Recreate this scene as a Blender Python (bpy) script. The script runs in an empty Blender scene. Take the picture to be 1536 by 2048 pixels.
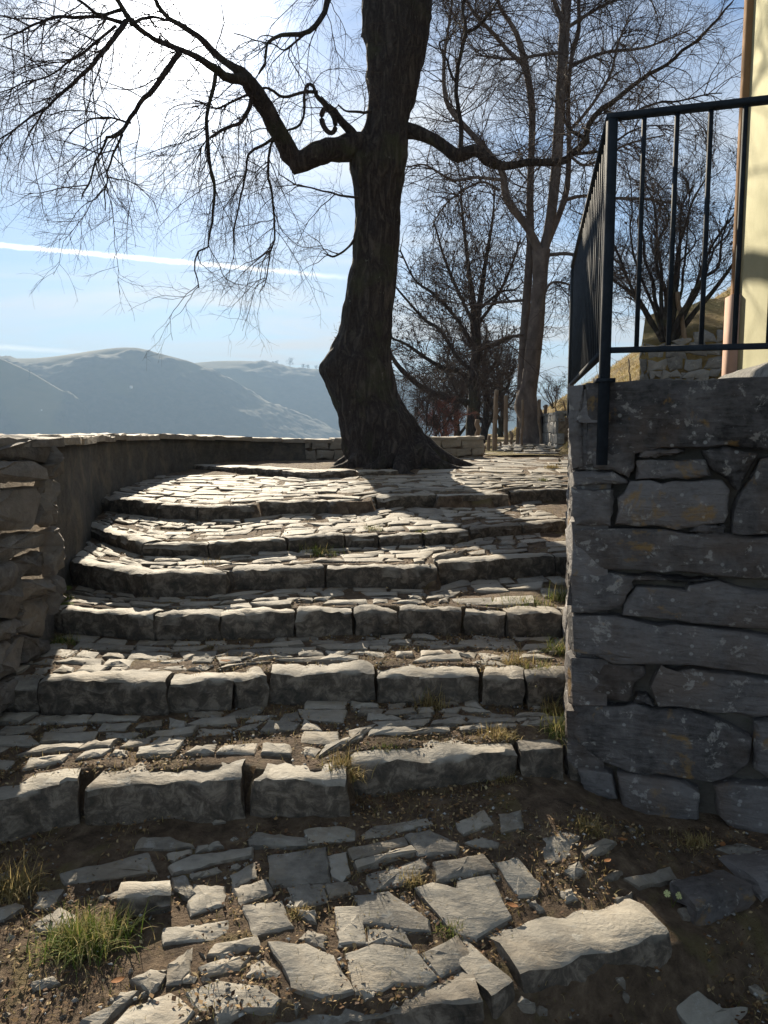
import bpy, math, random
import numpy as np
from mathutils import Vector

rng = np.random.default_rng(11)
random.seed(5)
SC = bpy.context.scene
COL = SC.collection

# ------------------------------------------------------------------ camera
EYE = 1.55
TILT = math.radians(6.22)
FPX = 1550.0
cam_d = bpy.data.cameras.new("camera")
cam = bpy.data.objects.new("camera", cam_d)
COL.objects.link(cam)
cam.location = (0, 0, EYE)
cam.rotation_euler = (math.pi / 2 - TILT, 0, 0)
cam_d.sensor_fit = 'VERTICAL'
cam_d.sensor_height = 24.0
cam_d.lens = 24.0 * FPX / 2048.0
cam_d.clip_start = 0.05
cam_d.clip_end = 30000
SC.camera = cam

# ------------------------------------------------------------------ sun, sky, exposure
SUN = Vector((-0.234, 0.879, 0.417)).normalized()
SUN_EL = math.asin(SUN.z)
SUN_AZ = math.atan2(SUN.x, SUN.y)
sl = bpy.data.lights.new("sun", 'SUN')
sl.energy = 5.0
sl.angle = math.radians(0.53)
sl.color = (1.0, 0.88, 0.69)
sun = bpy.data.objects.new("sun", sl)
sun.rotation_euler = SUN.to_track_quat('Z', 'Y').to_euler()
sun.location = (-20, 80, 60)
COL.objects.link(sun)
SC.view_settings.view_transform = 'Standard'
SC.view_settings.look = 'None'
SC.view_settings.gamma = 1.0
SC.view_settings.use_curve_mapping = False
SC.view_settings.exposure = 1.3
SC.cycles.use_denoising = True
SC.cycles.max_bounces = 6
SC.cycles.diffuse_bounces = 3
SC.cycles.volume_bounces = 0
SC.cycles.transparent_max_bounces = 8


def pixdir(px, py):
    dx, dy = px - 768.0, py - 1024.0
    return np.array([dx, FPX * math.cos(TILT) - dy * math.sin(TILT), -FPX * math.sin(TILT) - dy * math.cos(TILT)])


class NT:
    """small helper round a node tree"""
    def __init__(s, t):
        s.t = t
        s.n = t.nodes
        s.n.clear()

    def new(s, typ, **kw):
        n = s.n.new(typ)
        for k, v in kw.items():
            if k == 'inp':
                for a, b in v.items():
                    n.inputs[a].default_value = b
            else:
                setattr(n, k, v)
        return n

    def ln(s, a, b):
        s.t.links.new(a, b)

    def math(s, op, a, b=None, clamp=False):
        n = s.n.new('ShaderNodeMath')
        n.operation = op
        n.use_clamp = clamp
        for i, v in enumerate((a, b)):
            if v is None:
                continue
            if isinstance(v, (int, float)):
                n.inputs[i].default_value = v
            else:
                s.ln(v, n.inputs[i])
        return n.outputs[0]

    def ramp(s, fac, stops, interp='LINEAR'):
        n = s.n.new('ShaderNodeValToRGB')
        n.color_ramp.interpolation = interp
        e = n.color_ramp.elements
        while len(e) < len(stops):
            e.new(0.5)
        for el, (p, c) in zip(e, stops):
            el.position = p
            el.color = (c, c, c, 1) if isinstance(c, (int, float)) else (*c, 1)
        s.ln(fac, n.inputs[0])
        return n.outputs[0]

    def mix(s, fac, a, b, mode='MIX'):
        n = s.n.new('ShaderNodeMix')
        n.data_type = 'RGBA'
        n.blend_type = mode
        for k, v in ((0, fac), (6, a), (7, b)):
            if isinstance(v, (int, float)):
                n.inputs[k].default_value = v
            elif isinstance(v, tuple):
                n.inputs[k].default_value = (*v, 1)
            else:
                s.ln(v, n.inputs[k])
        return n.outputs[2]

    def noise(s, vec, scale, detail=4, rough=0.55, dist=0.0):
        n = s.n.new('ShaderNodeTexNoise')
        n.inputs['Scale'].default_value = scale
        n.inputs['Detail'].default_value = detail
        n.inputs['Roughness'].default_value = rough
        n.inputs['Distortion'].default_value = dist
        if vec is not None:
            s.ln(vec, n.inputs['Vector'])
        return n.outputs['Fac']


world = bpy.data.worlds.new("World")
SC.world = world
world.use_nodes = True
w = NT(world.node_tree)
sky = w.new('ShaderNodeTexSky')
sky.sky_type = 'NISHITA'
sky.sun_disc = False
sky.sun_elevation = SUN_EL
sky.sun_rotation = SUN_AZ
sky.altitude = 900
sky.air_density = 1.0
sky.dust_density = 0.1
sky.ozone_density = 3.0
tc = w.new('ShaderNodeTexCoord')
gen = tc.outputs['Generated']
sep = w.new('ShaderNodeSeparateXYZ')
w.ln(gen, sep.inputs[0])
# high thin cloud: noise on a flat layer far overhead
zz = w.math('ADD', w.math('MAXIMUM', sep.outputs[2], 0.0), 0.09)
comb = w.new('ShaderNodeCombineXYZ')
w.ln(w.math('DIVIDE', sep.outputs[0], zz), comb.inputs[0])
w.ln(w.math('DIVIDE', sep.outputs[1], zz), comb.inputs[1])
mp = w.new('ShaderNodeMapping')
mp.inputs['Rotation'].default_value = (0, 0, math.radians(28))
mp.inputs['Scale'].default_value = (0.55, 1.25, 1)
w.ln(comb.outputs[0], mp.inputs[0])
c1 = w.noise(mp.outputs[0], 1.15, 8, 0.58, 0.9)
c2 = w.noise(mp.outputs[0], 0.5, 3, 0.5, 0.3)
cl = w.math('MULTIPLY', w.ramp(c1, [(0.36, 0.0), (0.60, 1.0)]), w.ramp(c2, [(0.35, 0.15), (0.62, 1.0)]))
veil = w.ramp(sep.outputs[2], [(0.0, 0.45), (0.10, 0.40), (0.28, 0.10), (0.6, 0.0)])
cfac = w.math('ADD', w.math('MULTIPLY', cl, 1.0), w.math('MULTIPLY', veil, 0.45), clamp=True)
# forward scattering of the thin cloud round the sun
dot = w.new('ShaderNodeVectorMath', operation='DOT_PRODUCT')
w.ln(gen, dot.inputs[0])
dot.inputs[1].default_value = SUN
ang = w.math('ARCCOSINE', w.math('MINIMUM', dot.outputs['Value'], 1.0))
aur = w.math('ADD',
             w.math('MULTIPLY', w.math('EXPONENT', w.math('MULTIPLY', ang, -1 / 0.045)), 80.0),
             w.math('MULTIPLY', w.math('EXPONENT', w.math('MULTIPLY', ang, -1 / 0.17)), 2.6))
# contrails: thin bands along great circles
def contrail(pa, pb, width, gain):
    a, b = pixdir(*pa), pixdir(*pb)
    nrm = np.cross(a, b)
    nrm /= np.linalg.norm(nrm)
    mid = a / np.linalg.norm(a) + b / np.linalg.norm(b)
    d = w.new('ShaderNodeVectorMath', operation='DOT_PRODUCT')
    w.ln(gen, d.inputs[0])
    d.inputs[1].default_value = nrm
    wob = w.math('MULTIPLY', w.math('SUBTRACT', w.noise(gen, 60, 3), 0.5), width * 1.2)
    v = w.math('DIVIDE', w.math('ABSOLUTE', w.math('ADD', d.outputs['Value'], wob)), width)
    body = w.math('MULTIPLY', w.math('SUBTRACT', 1.0, v, clamp=True), gain)
    e = w.new('ShaderNodeVectorMath', operation='DOT_PRODUCT')
    w.ln(gen, e.inputs[0])
    bb = b / np.linalg.norm(b)
    tx = np.cross(nrm, bb)
    if np.dot(tx, a) < 0:
        tx = -tx
    e.inputs[1].default_value = tx
    return w.math('MULTIPLY', body, w.math('MULTIPLY', w.math('ADD', e.outputs['Value'], 0.02), 7.0, clamp=True))
tr = w.math('ADD', contrail((0, 490), (700, 556), 0.0038, 1.3),
            contrail((0, 694), (260, 712), 0.004, 0.5), clamp=True)
cloudc = w.new('ShaderNodeVectorMath', operation='SCALE')
cloudc.inputs[0].default_value = (0.97, 0.99, 1.0)
fwd = w.math('POWER', w.math('ADD', w.math('MULTIPLY', dot.outputs['Value'], 0.5), 0.5), 4.0)
w.ln(w.math('ADD', w.math('MULTIPLY', aur, 0.3), w.math('ADD', w.math('MULTIPLY', fwd, 6.5), 2.0)), cloudc.inputs['Scale'])
base = w.mix(cfac, sky.outputs[0], cloudc.outputs[0])
base = w.mix(tr, base, (14.0, 14.2, 14.4))
glow = w.new('ShaderNodeVectorMath', operation='SCALE')
glow.inputs[0].default_value = (1.0, 0.99, 0.97)
w.ln(w.math('MULTIPLY', aur, 0.8), glow.inputs['Scale'])
tot = w.mix(1.0, base, glow.outputs[0], 'ADD')
bg = w.new('ShaderNodeBackground', inp={'Strength': 0.057})
w.ln(tot, bg.inputs[0])
wo = w.new('ShaderNodeOutputWorld')
w.ln(bg.outputs[0], wo.inputs[0])

# ------------------------------------------------------------------ helpers
def at(px, py, D):
    """the point D metres ahead (along +Y) on a sight line of the site survey"""
    d = pixdir(px, py)
    p = d * (D / d[1])
    p[2] += EYE
    return p


def onz(px, py, z):
    d = pixdir(px, py)
    p = d * ((z - EYE) / d[2])
    p[2] += EYE
    return p


def onplane(px, py, p0, n):
    d = pixdir(px, py)
    o = np.array([0, 0, EYE])
    return o + d * (np.dot(np.asarray(p0) - o, n) / np.dot(d, n))


def hash3(i, j, k, s):
    h = (i * 374761393 + j * 668265263 + k * 2147483647 + s * 1274126177) & 0xFFFFFFFF
    h = ((h ^ (h >> 13)) * 1274126177) & 0xFFFFFFFF
    h = h ^ (h >> 16)
    return (h & 0xFFFFFF) / float(0xFFFFFF)


def vnoise(p, scale=1.0, seed=0):
    p = np.asarray(p, float) * scale
    i = np.floor(p).astype(np.int64)
    f = p - i
    f = f * f * (3 - 2 * f)
    r = 0
    for a in (0, 1):
        for b in (0, 1):
            for c in (0, 1):
                wt = (f[..., 0] if a else 1 - f[..., 0]) * (f[..., 1] if b else 1 - f[..., 1]) * (f[..., 2] if c else 1 - f[..., 2])
                r = r + wt * hash3(i[..., 0] + a, i[..., 1] + b, i[..., 2] + c, seed)
    return r * 2 - 1


def fbm(p, scale, seed=0, oct=3):
    r = 0
    for o in range(oct):
        r = r + vnoise(p, scale * 2 ** o, seed + o) / 2 ** o
    return r


def mesh_np(name, V, F, smooth=True):
    """V (n,3), F (m,k) all faces of one size, or list of such arrays"""
    me = bpy.data.meshes.new(name)
    V = np.ascontiguousarray(V, dtype=np.float32)
    Fs = F if isinstance(F, list) else [F]
    Fs = [np.asarray(f, dtype=np.int32) for f in Fs if len(f)]
    nl = sum(f.size for f in Fs)
    nf = sum(len(f) for f in Fs)
    me.vertices.add(len(V))
    me.vertices.foreach_set('co', V.ravel())
    me.loops.add(nl)
    me.loops.foreach_set('vertex_index', np.concatenate([f.ravel() for f in Fs]))
    me.polygons.add(nf)
    cnt = np.concatenate([np.full(len(f), f.shape[1], np.int32) for f in Fs])
    st = np.concatenate([[0], np.cumsum(cnt)[:-1]]).astype(np.int32)
    me.polygons.foreach_set('loop_start', st)
    if smooth:
        me.polygons.foreach_set('use_smooth', np.ones(nf, dtype=bool))
    me.update(calc_edges=True)
    me.validate()
    return me


def obj(name, me, mat=None, parent=None, loc=None):
    o = bpy.data.objects.new(name, me)
    if mat is not None and not me.materials:
        me.materials.append(mat)
    if loc is not None:
        o.location = loc
    COL.objects.link(o)
    if parent is not None:
        o.parent = parent
        px = parent
        off = Vector((0, 0, 0))
        while px is not None:
            off += px.location
            px = px.parent
        o.location = Vector(o.location) - off
    return o


def build(name, V, F, mat, parent=None, smooth=True, sharp=None):
    """mesh given in world coordinates; origin at its own centre"""
    V = np.asarray(V, float)
    c = V.mean(0)
    me = mesh_np(name, V - c, F, smooth)
    if sharp:
        me.set_sharp_from_angle(angle=math.radians(sharp))
    return obj(name, me, mat, parent, Vector(c))


def empty(name, loc, label, cat, group=None):
    o = bpy.data.objects.new(name, None)
    o.location = Vector([float(a) for a in loc])
    o.empty_display_size = 0.1
    COL.objects.link(o)
    return tag(o, label, cat, group)


def tag(o, label, cat, group=None):
    o['label'] = label
    o['category'] = cat
    if group:
        o['group'] = group
    return o


def struct(o):
    o['kind'] = 'structure'
    return o


def grid_faces(nr, nc, wrap=False):
    r = np.arange(nr - 1)[:, None]
    c = np.arange(nc if wrap else nc - 1)[None, :]
    c2 = (c + 1) % nc
    return np.stack([r * nc + c, r * nc + c2, (r + 1) * nc + c2, (r + 1) * nc + c], -1).reshape(-1, 4)


def smooth_path(P, n):
    """Catmull-Rom through rows of P (any width), n samples even in index length"""
    P = np.asarray(P, float)
    if len(P) == 2:
        t = np.linspace(0, 1, n)[:, None]
        return P[0] * (1 - t) + P[1] * t
    Q = np.vstack([2 * P[0] - P[1], P, 2 * P[-1] - P[-2]])
    seg = np.linalg.norm(np.diff(P[:, :3], axis=0), axis=1)
    cum = np.concatenate([[0], np.cumsum(seg)])
    out = []
    for s in np.linspace(0, cum[-1], n):
        i = min(np.searchsorted(cum, s, side='right') - 1, len(P) - 2)
        t = (s - cum[i]) / max(seg[i], 1e-9)
        p0, p1, p2, p3 = Q[i:i + 4]
        out.append(0.5 * (2 * p1 + (p2 - p0) * t + (2 * p0 - 5 * p1 + 4 * p2 - p3) * t * t + (3 * p1 - p0 - 3 * p2 + p3) * t ** 3))
    return np.array(out)


def norm(v):
    return v / np.maximum(np.linalg.norm(v, axis=-1, keepdims=True), 1e-9)


def tubes(P, R, S, rough=0.0, caps=False):
    """P (B,N,3), R (B,N) -> V, F"""
    B, N, _ = P.shape
    T = norm(np.gradient(P, axis=1))
    M = norm(P[:, -1] - P[:, 0] + 1e-6)
    ref = np.where((np.abs(M[:, 2]) < 0.8)[:, None], np.array([0, 0, 1.0]), np.array([1.0, 0, 0]))[:, None, :]
    U = norm(np.cross(T, np.broadcast_to(ref, T.shape)))
    W = np.cross(T, U)
    a = np.linspace(0, 2 * np.pi, S, endpoint=False)
    V = P[:, :, None, :] + R[:, :, None, None] * (np.cos(a)[None, None, :, None] * U[:, :, None, :] + np.sin(a)[None, None, :, None] * W[:, :, None, :])
    if rough:
        d = V - P[:, :, None, :]
        V = P[:, :, None, :] + d * (1 + rough * fbm(V, 6.0, 3))[..., None]
    f = grid_faces(N, S, True)
    F = (np.arange(B) * N * S)[:, None, None] + f[None]
    V = V.reshape(-1, 3)
    F = [F.reshape(-1, 4)]
    if caps:
        n0 = len(V)
        b = np.arange(B) * N * S
        tip = P[:, -1] + T[:, -1] * R[:, -1:] * 0.3
        V = np.vstack([V, tip])
        s = np.arange(S)
        tri = np.stack([b[:, None] + (N - 1) * S + s[None], b[:, None] + (N - 1) * S + (s[None] + 1) % S,
                        np.broadcast_to(n0 + np.arange(B)[:, None], (B, S))], -1).reshape(-1, 3)
        F.append(tri)
    return V, F


def box(c, size, rz=0.0):
    """8-vertex box, V F"""
    x, y, z = np.array(size) / 2
    V = np.array([[-x, -y, -z], [x, -y, -z], [x, y, -z], [-x, y, -z], [-x, -y, z], [x, -y, z], [x, y, z], [-x, y, z]])
    cs, sn = math.cos(rz), math.sin(rz)
    V = np.stack([V[:, 0] * cs - V[:, 1] * sn, V[:, 0] * sn + V[:, 1] * cs, V[:, 2]], -1) + np.array(c)
    F = np.array([[0, 3, 2, 1], [4, 5, 6, 7], [0, 1, 5, 4], [1, 2, 6, 5], [2, 3, 7, 6], [3, 0, 4, 7]])
    return V, F


def bar(a, b, wx, wy):
    """square bar from a to b with bevelled edges (octagon section)"""
    a, b = np.array(a, float), np.array(b, float)
    t = norm(b - a)
    ref = np.array([0, 0, 1.0]) if abs(t[2]) < 0.8 else np.array([0, 1.0, 0])
    u = norm(np.cross(t, ref))
    v = np.cross(u, t)
    k = 0.8
    sec = [(1, k), (k, 1), (-k, 1), (-1, k), (-1, -k), (-k, -1), (k, -1), (1, -k)]
    V = []
    for p in (a, b):
        for s, q in sec:
            V.append(p + u * s * wx / 2 + v * q * wy / 2)
    F4 = grid_faces(2, 8, True)
    return np.array(V), [F4, np.array([[7, 6, 5, 4, 3, 2, 1, 0], [8, 9, 10, 11, 12, 13, 14, 15]])]


# ------------------------------------------------------------------ materials
def mat_new(name):
    m = bpy.data.materials.new(name)
    m.use_nodes = True
    t = NT(m.node_tree)
    out = t.new('ShaderNodeOutputMaterial')
    bs = t.new('ShaderNodeBsdfPrincipled')
    t.ln(bs.outputs[0], out.inputs[0])
    return m, t, bs


def bump(t, bs, h, strength, dist):
    b = t.new('ShaderNodeBump', inp={'Strength': strength, 'Distance': dist})
    t.ln(h, b.inputs['Height'])
    t.ln(b.outputs[0], bs.inputs['Normal'])


def stone_mat(name, dark, light, lichen=(0.45, 0.45, 0.42), lichen_amt=0.5, ochre=0.0, streak=9.0, spots=0.0, tint=(0.30, 0.23, 0.15), tint_amt=0.35, wear_shade=None, bs_=0.85):
    m, t, bs = mat_new(name)
    geo = t.new('ShaderNodeNewGeometry')
    oi = t.new('ShaderNodeObjectInfo')
    pos = geo.outputs['Position']
    off = t.new('ShaderNodeVectorMath', operation='MULTIPLY_ADD')
    cmb = t.new('ShaderNodeCombineXYZ')
    for k in range(3):
        t.ln(oi.outputs['Random'], cmb.inputs[k])
    t.ln(cmb.outputs[0], off.inputs[0])
    off.inputs[1].default_value = (37.0, 53.0, 19.0)
    t.ln(pos, off.inputs[2])
    p = off.outputs[0]
    n1 = t.noise(p, 7, 6, 0.62, 0.4)
    n2 = t.noise(p, 42, 5, 0.65)
    mpn = t.new('ShaderNodeMapping')
    mpn.inputs['Scale'].default_value = (0.35, 1.0, 2.2)
    t.ln(p, mpn.inputs[0])
    n3 = t.noise(mpn.outputs[0], streak * 2, 5, 0.6, 0.6)
    v = t.math('ADD', t.math('MULTIPLY', n1, 0.55), t.math('ADD', t.math('MULTIPLY', n2, 0.25), t.math('MULTIPLY', n3, 0.3)))
    v = t.math('ADD', v, t.math('MULTIPLY', t.math('SUBTRACT', oi.outputs['Random'], 0.5), 0.30))
    c = t.ramp(v, [(0.33, dark), (0.58, tuple(np.array(dark) * 0.35 + np.array(light) * 0.65)), (0.78, light)])
    # warm earth stain
    n4 = t.noise(p, 3.3, 5, 0.6, 0.5)
    c = t.mix(t.math('MULTIPLY', t.ramp(n4, [(0.48, 0.0), (0.66, 1.0)]), tint_amt), c, tint)
    # lichen patches
    n5 = t.noise(p, 16, 6, 0.68, 0.3)
    c = t.mix(t.math('MULTIPLY', t.ramp(n5, [(0.585, 0.0), (0.64, 1.0)]), lichen_amt), c, lichen)
    if ochre:
        n6 = t.noise(p, 4.2, 6, 0.65, 0.4)
        c = t.mix(t.math('MULTIPLY', t.ramp(n6, [(0.60, 0.0), (0.67, 1.0)]), ochre), c, (0.30, 0.17, 0.045))
    if spots:
        vo = t.new('ShaderNodeTexVoronoi')
        vo.inputs['Scale'].default_value = 26
        t.ln(p, vo.inputs['Vector'])
        sel = t.math('GREATER_THAN', t.new('ShaderNodeSeparateColor').outputs[0], 0.8)
        sc = [n for n in t.n if n.bl_idname == 'ShaderNodeSeparateColor'][-1]
        t.ln(vo.outputs['Color'], sc.inputs[0])
        sp = t.math('MULTIPLY', t.ramp(vo.outputs['Distance'], [(0.16, 1.0), (0.24, 0.0)]), sel)
        c = t.mix(t.math('MULTIPLY', sp, spots), c, (0.62, 0.62, 0.58))
    if wear_shade:   # upright faces darkened: shade put into the colour, along with earth and moss
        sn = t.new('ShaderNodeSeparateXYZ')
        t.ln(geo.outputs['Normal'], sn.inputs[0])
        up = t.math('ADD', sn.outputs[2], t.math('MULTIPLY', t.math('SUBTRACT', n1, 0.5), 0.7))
        grime_shade = t.ramp(t.noise(p, 15, 8, 0.72, 0.6), [(0.36, (0.018, 0.014, 0.010)), (0.5, (0.085, 0.064, 0.046)), (0.62, (0.23, 0.185, 0.14))])
        c = t.mix(t.math('MULTIPLY', t.ramp(up, [(0.35, 1.0), (0.75, 0.0)]), wear_shade), c, grime_shade)
    t.ln(c, bs.inputs['Base Color'])
    bs.inputs['Roughness'].default_value = 0.78
    bs.inputs['Specular IOR Level'].default_value = 0.35
    h = t.math('ADD', t.math('MULTIPLY', n1, 0.5), t.math('ADD', t.math('MULTIPLY', n2, 0.35), t.math('MULTIPLY', n3, 0.6)))
    bump(t, bs, h, bs_, 0.022)
    return m


M = {}
M['paving'] = stone_mat('paving_schist', (0.12, 0.107, 0.09), (0.39, 0.355, 0.295), lichen_amt=0.3, tint_amt=0.45, wear_shade=0.6, bs_=0.5)
M['kerb'] = stone_mat('kerb_schist', (0.12, 0.107, 0.09), (0.39, 0.355, 0.295), lichen_amt=0.35, tint_amt=0.4, wear_shade=0.9, bs_=0.6)
M['wall'] = stone_mat('wall_schist', (0.02, 0.0175, 0.017), (0.215, 0.196, 0.188), lichen=(0.38, 0.355, 0.32), lichen_amt=0.65, ochre=0.75, spots=0.3, tint=(0.13, 0.09, 0.065), tint_amt=0.55, bs_=1.0)
M['left'] = stone_mat('left_wall_schist', (0.06, 0.052, 0.046), (0.25, 0.22, 0.19), lichen=(0.34, 0.32, 0.29), lichen_amt=0.35, tint_amt=0.18)
M['parapet'] = stone_mat('parapet_render', (0.04, 0.035, 0.029), (0.13, 0.115, 0.095), lichen=(0.06, 0.07, 0.04), lichen_amt=0.4, tint_amt=0.3, streak=8)
M['brownstone'] = stone_mat('brown_wall_stone', (0.16, 0.13, 0.10), (0.36, 0.31, 0.24), lichen_amt=0.35, tint_amt=0.5)
M['greystone'] = stone_mat('grey_wall_stone', (0.09, 0.088, 0.085), (0.25, 0.245, 0.235), lichen_amt=0.4, tint_amt=0.25)


def noise_mat(name, stops, scale, detail=6, rough=0.9, bscale=None, bstr=0.6, bdist=0.02, stretch=None, extra=None):
    m, t, bs = mat_new(name)
    geo = t.new('ShaderNodeNewGeometry')
    p = geo.outputs['Position']
    if stretch:
        mpn = t.new('ShaderNodeMapping')
        mpn.inputs['Scale'].default_value = stretch
        t.ln(p, mpn.inputs[0])
        p = mpn.outputs[0]
    n = t.noise(p, scale, detail, 0.65, 0.4)
    c = t.ramp(n, stops)
    if extra:
        n2 = t.noise(p, extra[0], 5, 0.6, 0.3)
        c = t.mix(t.ramp(n2, [(extra[1], 0.0), (extra[1] + 0.1, extra[3])]), c, extra[2])
    t.ln(c, bs.inputs['Base Color'])
    bs.inputs['Roughness'].default_value = rough
    bs.inputs['Specular IOR Level'].default_value = 0.2
    hn = t.noise(p, bscale or scale * 4, 6, 0.7)
    bump(t, bs, hn, bstr, bdist)
    return m


def island_mat(name, stops, rough=0.8, translucent=0.0):
    m, t, bs = mat_new(name)
    geo = t.new('ShaderNodeNewGeometry')
    c = t.ramp(geo.outputs['Random Per Island'], stops)
    t.ln(c, bs.inputs['Base Color'])
    bs.inputs['Roughness'].default_value = rough
    bs.inputs['Specular IOR Level'].default_value = 0.25
    if translucent:
        tr = t.new('ShaderNodeBsdfTranslucent')
        t.ln(c, tr.inputs[0])
        mx = t.new('ShaderNodeMixShader', inp={0: translucent})
        t.ln(bs.outputs[0], mx.inputs[1])
        t.ln(tr.outputs[0], mx.inputs[2])
        out = [n for n in t.n if n.bl_idname == 'ShaderNodeOutputMaterial'][0]
        t.ln(mx.outputs[0], out.inputs[0])
    return m


M['soil'] = noise_mat('soil', [(0.3, (0.06, 0.042, 0.028)), (0.55, (0.18, 0.125, 0.082)), (0.75, (0.31, 0.23, 0.15))], 14, bscale=55, bstr=1.0, bdist=0.03,
                      extra=(5, 0.56, (0.20, 0.16, 0.07), 0.6))
M['drygrass'] = noise_mat('dry_grass_slope', [(0.3, (0.17, 0.115, 0.045)), (0.55, (0.30, 0.215, 0.08)), (0.75, (0.40, 0.30, 0.13))], 1.6, bscale=14, bstr=1.0, bdist=0.12,
                          extra=(0.7, 0.52, (0.14, 0.14, 0.04), 0.55))
m, t, bs = mat_new('hill_pasture')
geo = t.new('ShaderNodeNewGeometry')
c = t.ramp(t.noise(geo.outputs['Position'], 0.012, 6, 0.65, 0.4), [(0.35, (0.06, 0.062, 0.022)), (0.52, (0.115, 0.10, 0.036)), (0.7, (0.18, 0.14, 0.055))])
wd = t.new('ShaderNodeAttribute', attribute_name='woods')
c2 = t.ramp(t.noise(geo.outputs['Position'], 0.09, 4, 0.7), [(0.35, (0.035, 0.036, 0.022)), (0.65, (0.10, 0.085, 0.055))])
t.ln(t.mix(wd.outputs['Fac'], c, c2), bs.inputs['Base Color'])
bs.inputs['Roughness'].default_value = 1.0
M['hill'] = m
def bark_mat(name, lo, mid, hi, scale, moss):
    m, t, bs = mat_new(name)
    geo = t.new('ShaderNodeNewGeometry')
    mpn = t.new('ShaderNodeMapping')
    mpn.inputs['Scale'].default_value = (1.0, 1.0, 0.22)
    t.ln(geo.outputs['Position'], mpn.inputs[0])
    n1 = t.noise(mpn.outputs[0], scale, 5, 0.6, 0.8)
    ridge = t.math('MULTIPLY', t.math('ABSOLUTE', t.math('SUBTRACT', n1, 0.5)), 5.0, clamp=True)
    n2 = t.noise(geo.outputs['Position'], scale * 3.2, 5, 0.7)
    v = t.math('ADD', t.math('MULTIPLY', ridge, 0.55), t.math('MULTIPLY', n2, 0.55))
    c = t.ramp(v, [(0.22, lo), (0.5, mid), (0.85, hi)])
    n3 = t.noise(geo.outputs['Position'], 1.7, 5, 0.6, 0.4)
    c = t.mix(t.ramp(n3, [(0.52, 0.0), (0.66, 0.65)]), c, moss)
    n4 = t.noise(geo.outputs['Position'], 12, 6, 0.7, 0.4)
    c = t.mix(t.ramp(n4, [(0.64, 0.0), (0.70, 0.55)]), c, (0.24, 0.235, 0.21))
    t.ln(c, bs.inputs['Base Color'])
    bs.inputs['Roughness'].default_value = 0.9
    bs.inputs['Specular IOR Level'].default_value = 0.2
    bump(t, bs, v, 1.0, 0.05)
    return m


M['bark'] = bark_mat('old_bark', (0.020, 0.016, 0.015), (0.052, 0.042, 0.038), (0.105, 0.087, 0.074), 9.0, (0.062, 0.066, 0.034))
M['beech'] = noise_mat('grey_smooth_bark', [(0.3, (0.07, 0.055, 0.047)), (0.6, (0.15, 0.12, 0.105)), (0.8, (0.24, 0.20, 0.17))], 5, bscale=22, bstr=0.5, bdist=0.02, stretch=(1, 1, 0.5))
M['twig'] = noise_mat('twig_bark', [(0.3, (0.035, 0.025, 0.022)), (0.7, (0.09, 0.066, 0.055))], 6, bstr=0.1)
M['redtwig'] = noise_mat('reddish_twig_bark', [(0.3, (0.12, 0.045, 0.035)), (0.7, (0.24, 0.10, 0.075))], 6, bstr=0.1)
M['wood'] = noise_mat('weathered_wood', [(0.3, (0.10, 0.065, 0.042)), (0.55, (0.22, 0.16, 0.11)), (0.8, (0.33, 0.26, 0.19))], 18, bscale=60, bstr=0.7, bdist=0.01, stretch=(1, 1, 0.1))
M['steel'] = noise_mat('painted_railing_steel', [(0.3, (0.012, 0.016, 0.022)), (0.7, (0.026, 0.034, 0.045))], 20, rough=0.8, bscale=120, bstr=0.25, bdist=0.003)
M['plaster'] = noise_mat('pale_plaster', [(0.3, (0.37, 0.36, 0.225)), (0.55, (0.43, 0.415, 0.27)), (0.8, (0.49, 0.47, 0.32))], 3, bscale=70, bstr=0.35, bdist=0.004)
M['trim'] = noise_mat('ochre_trim', [(0.3, (0.25, 0.14, 0.065)), (0.7, (0.33, 0.19, 0.09))], 5, bscale=60, bstr=0.3, bdist=0.004)
M['trimbase'] = noise_mat('pink_trim_base', [(0.3, (0.36, 0.22, 0.16)), (0.7, (0.45, 0.29, 0.22))], 5, bscale=60, bstr=0.3, bdist=0.004)
M['roughcast'] = noise_mat('roughcast_plinth', [(0.3, (0.16, 0.155, 0.15)), (0.5, (0.30, 0.29, 0.27)), (0.7, (0.42, 0.40, 0.37))], 30, bscale=45, bstr=1.0, bdist=0.03)
M['moss'] = noise_mat('moss', [(0.3, (0.06, 0.085, 0.015)), (0.7, (0.17, 0.20, 0.04))], 30, bscale=120, bstr=1, bdist=0.02)
M['litter'] = island_mat('leaf_litter', [(0.0, (0.05, 0.025, 0.014)), (0.4, (0.16, 0.085, 0.04)), (0.75, (0.30, 0.19, 0.085)), (1.0, (0.42, 0.33, 0.18))])
M['pebble'] = island_mat('gravel', [(0.0, (0.08, 0.075, 0.07)), (0.6, (0.24, 0.23, 0.21)), (1.0, (0.5, 0.49, 0.46))])
M['blade'] = island_mat('grass_blade', [(0.0, (0.06, 0.10, 0.015)), (0.45, (0.14, 0.19, 0.03)), (0.7, (0.33, 0.28, 0.10)), (1.0, (0.46, 0.37, 0.18))], translucent=0.35)
M['dryblade'] = island_mat('dry_blade', [(0.0, (0.18, 0.13, 0.05)), (0.5, (0.36, 0.27, 0.11)), (0.8, (0.46, 0.36, 0.17)), (1.0, (0.16, 0.17, 0.04))], translucent=0.35)
M['leaf'] = island_mat('fallen_leaf', [(0.0, (0.30, 0.12, 0.045)), (1.0, (0.38, 0.18, 0.07))], translucent=0.2)
M['petal'] = island_mat('primrose_petal', [(0.0, (0.70, 0.72, 0.30)), (1.0, (0.76, 0.77, 0.36))], translucent=0.3)
M['seed'] = noise_mat('seed_heads', [(0.3, (0.03, 0.02, 0.016)), (0.7, (0.10, 0.07, 0.05))], 30, bstr=0.1)

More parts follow.
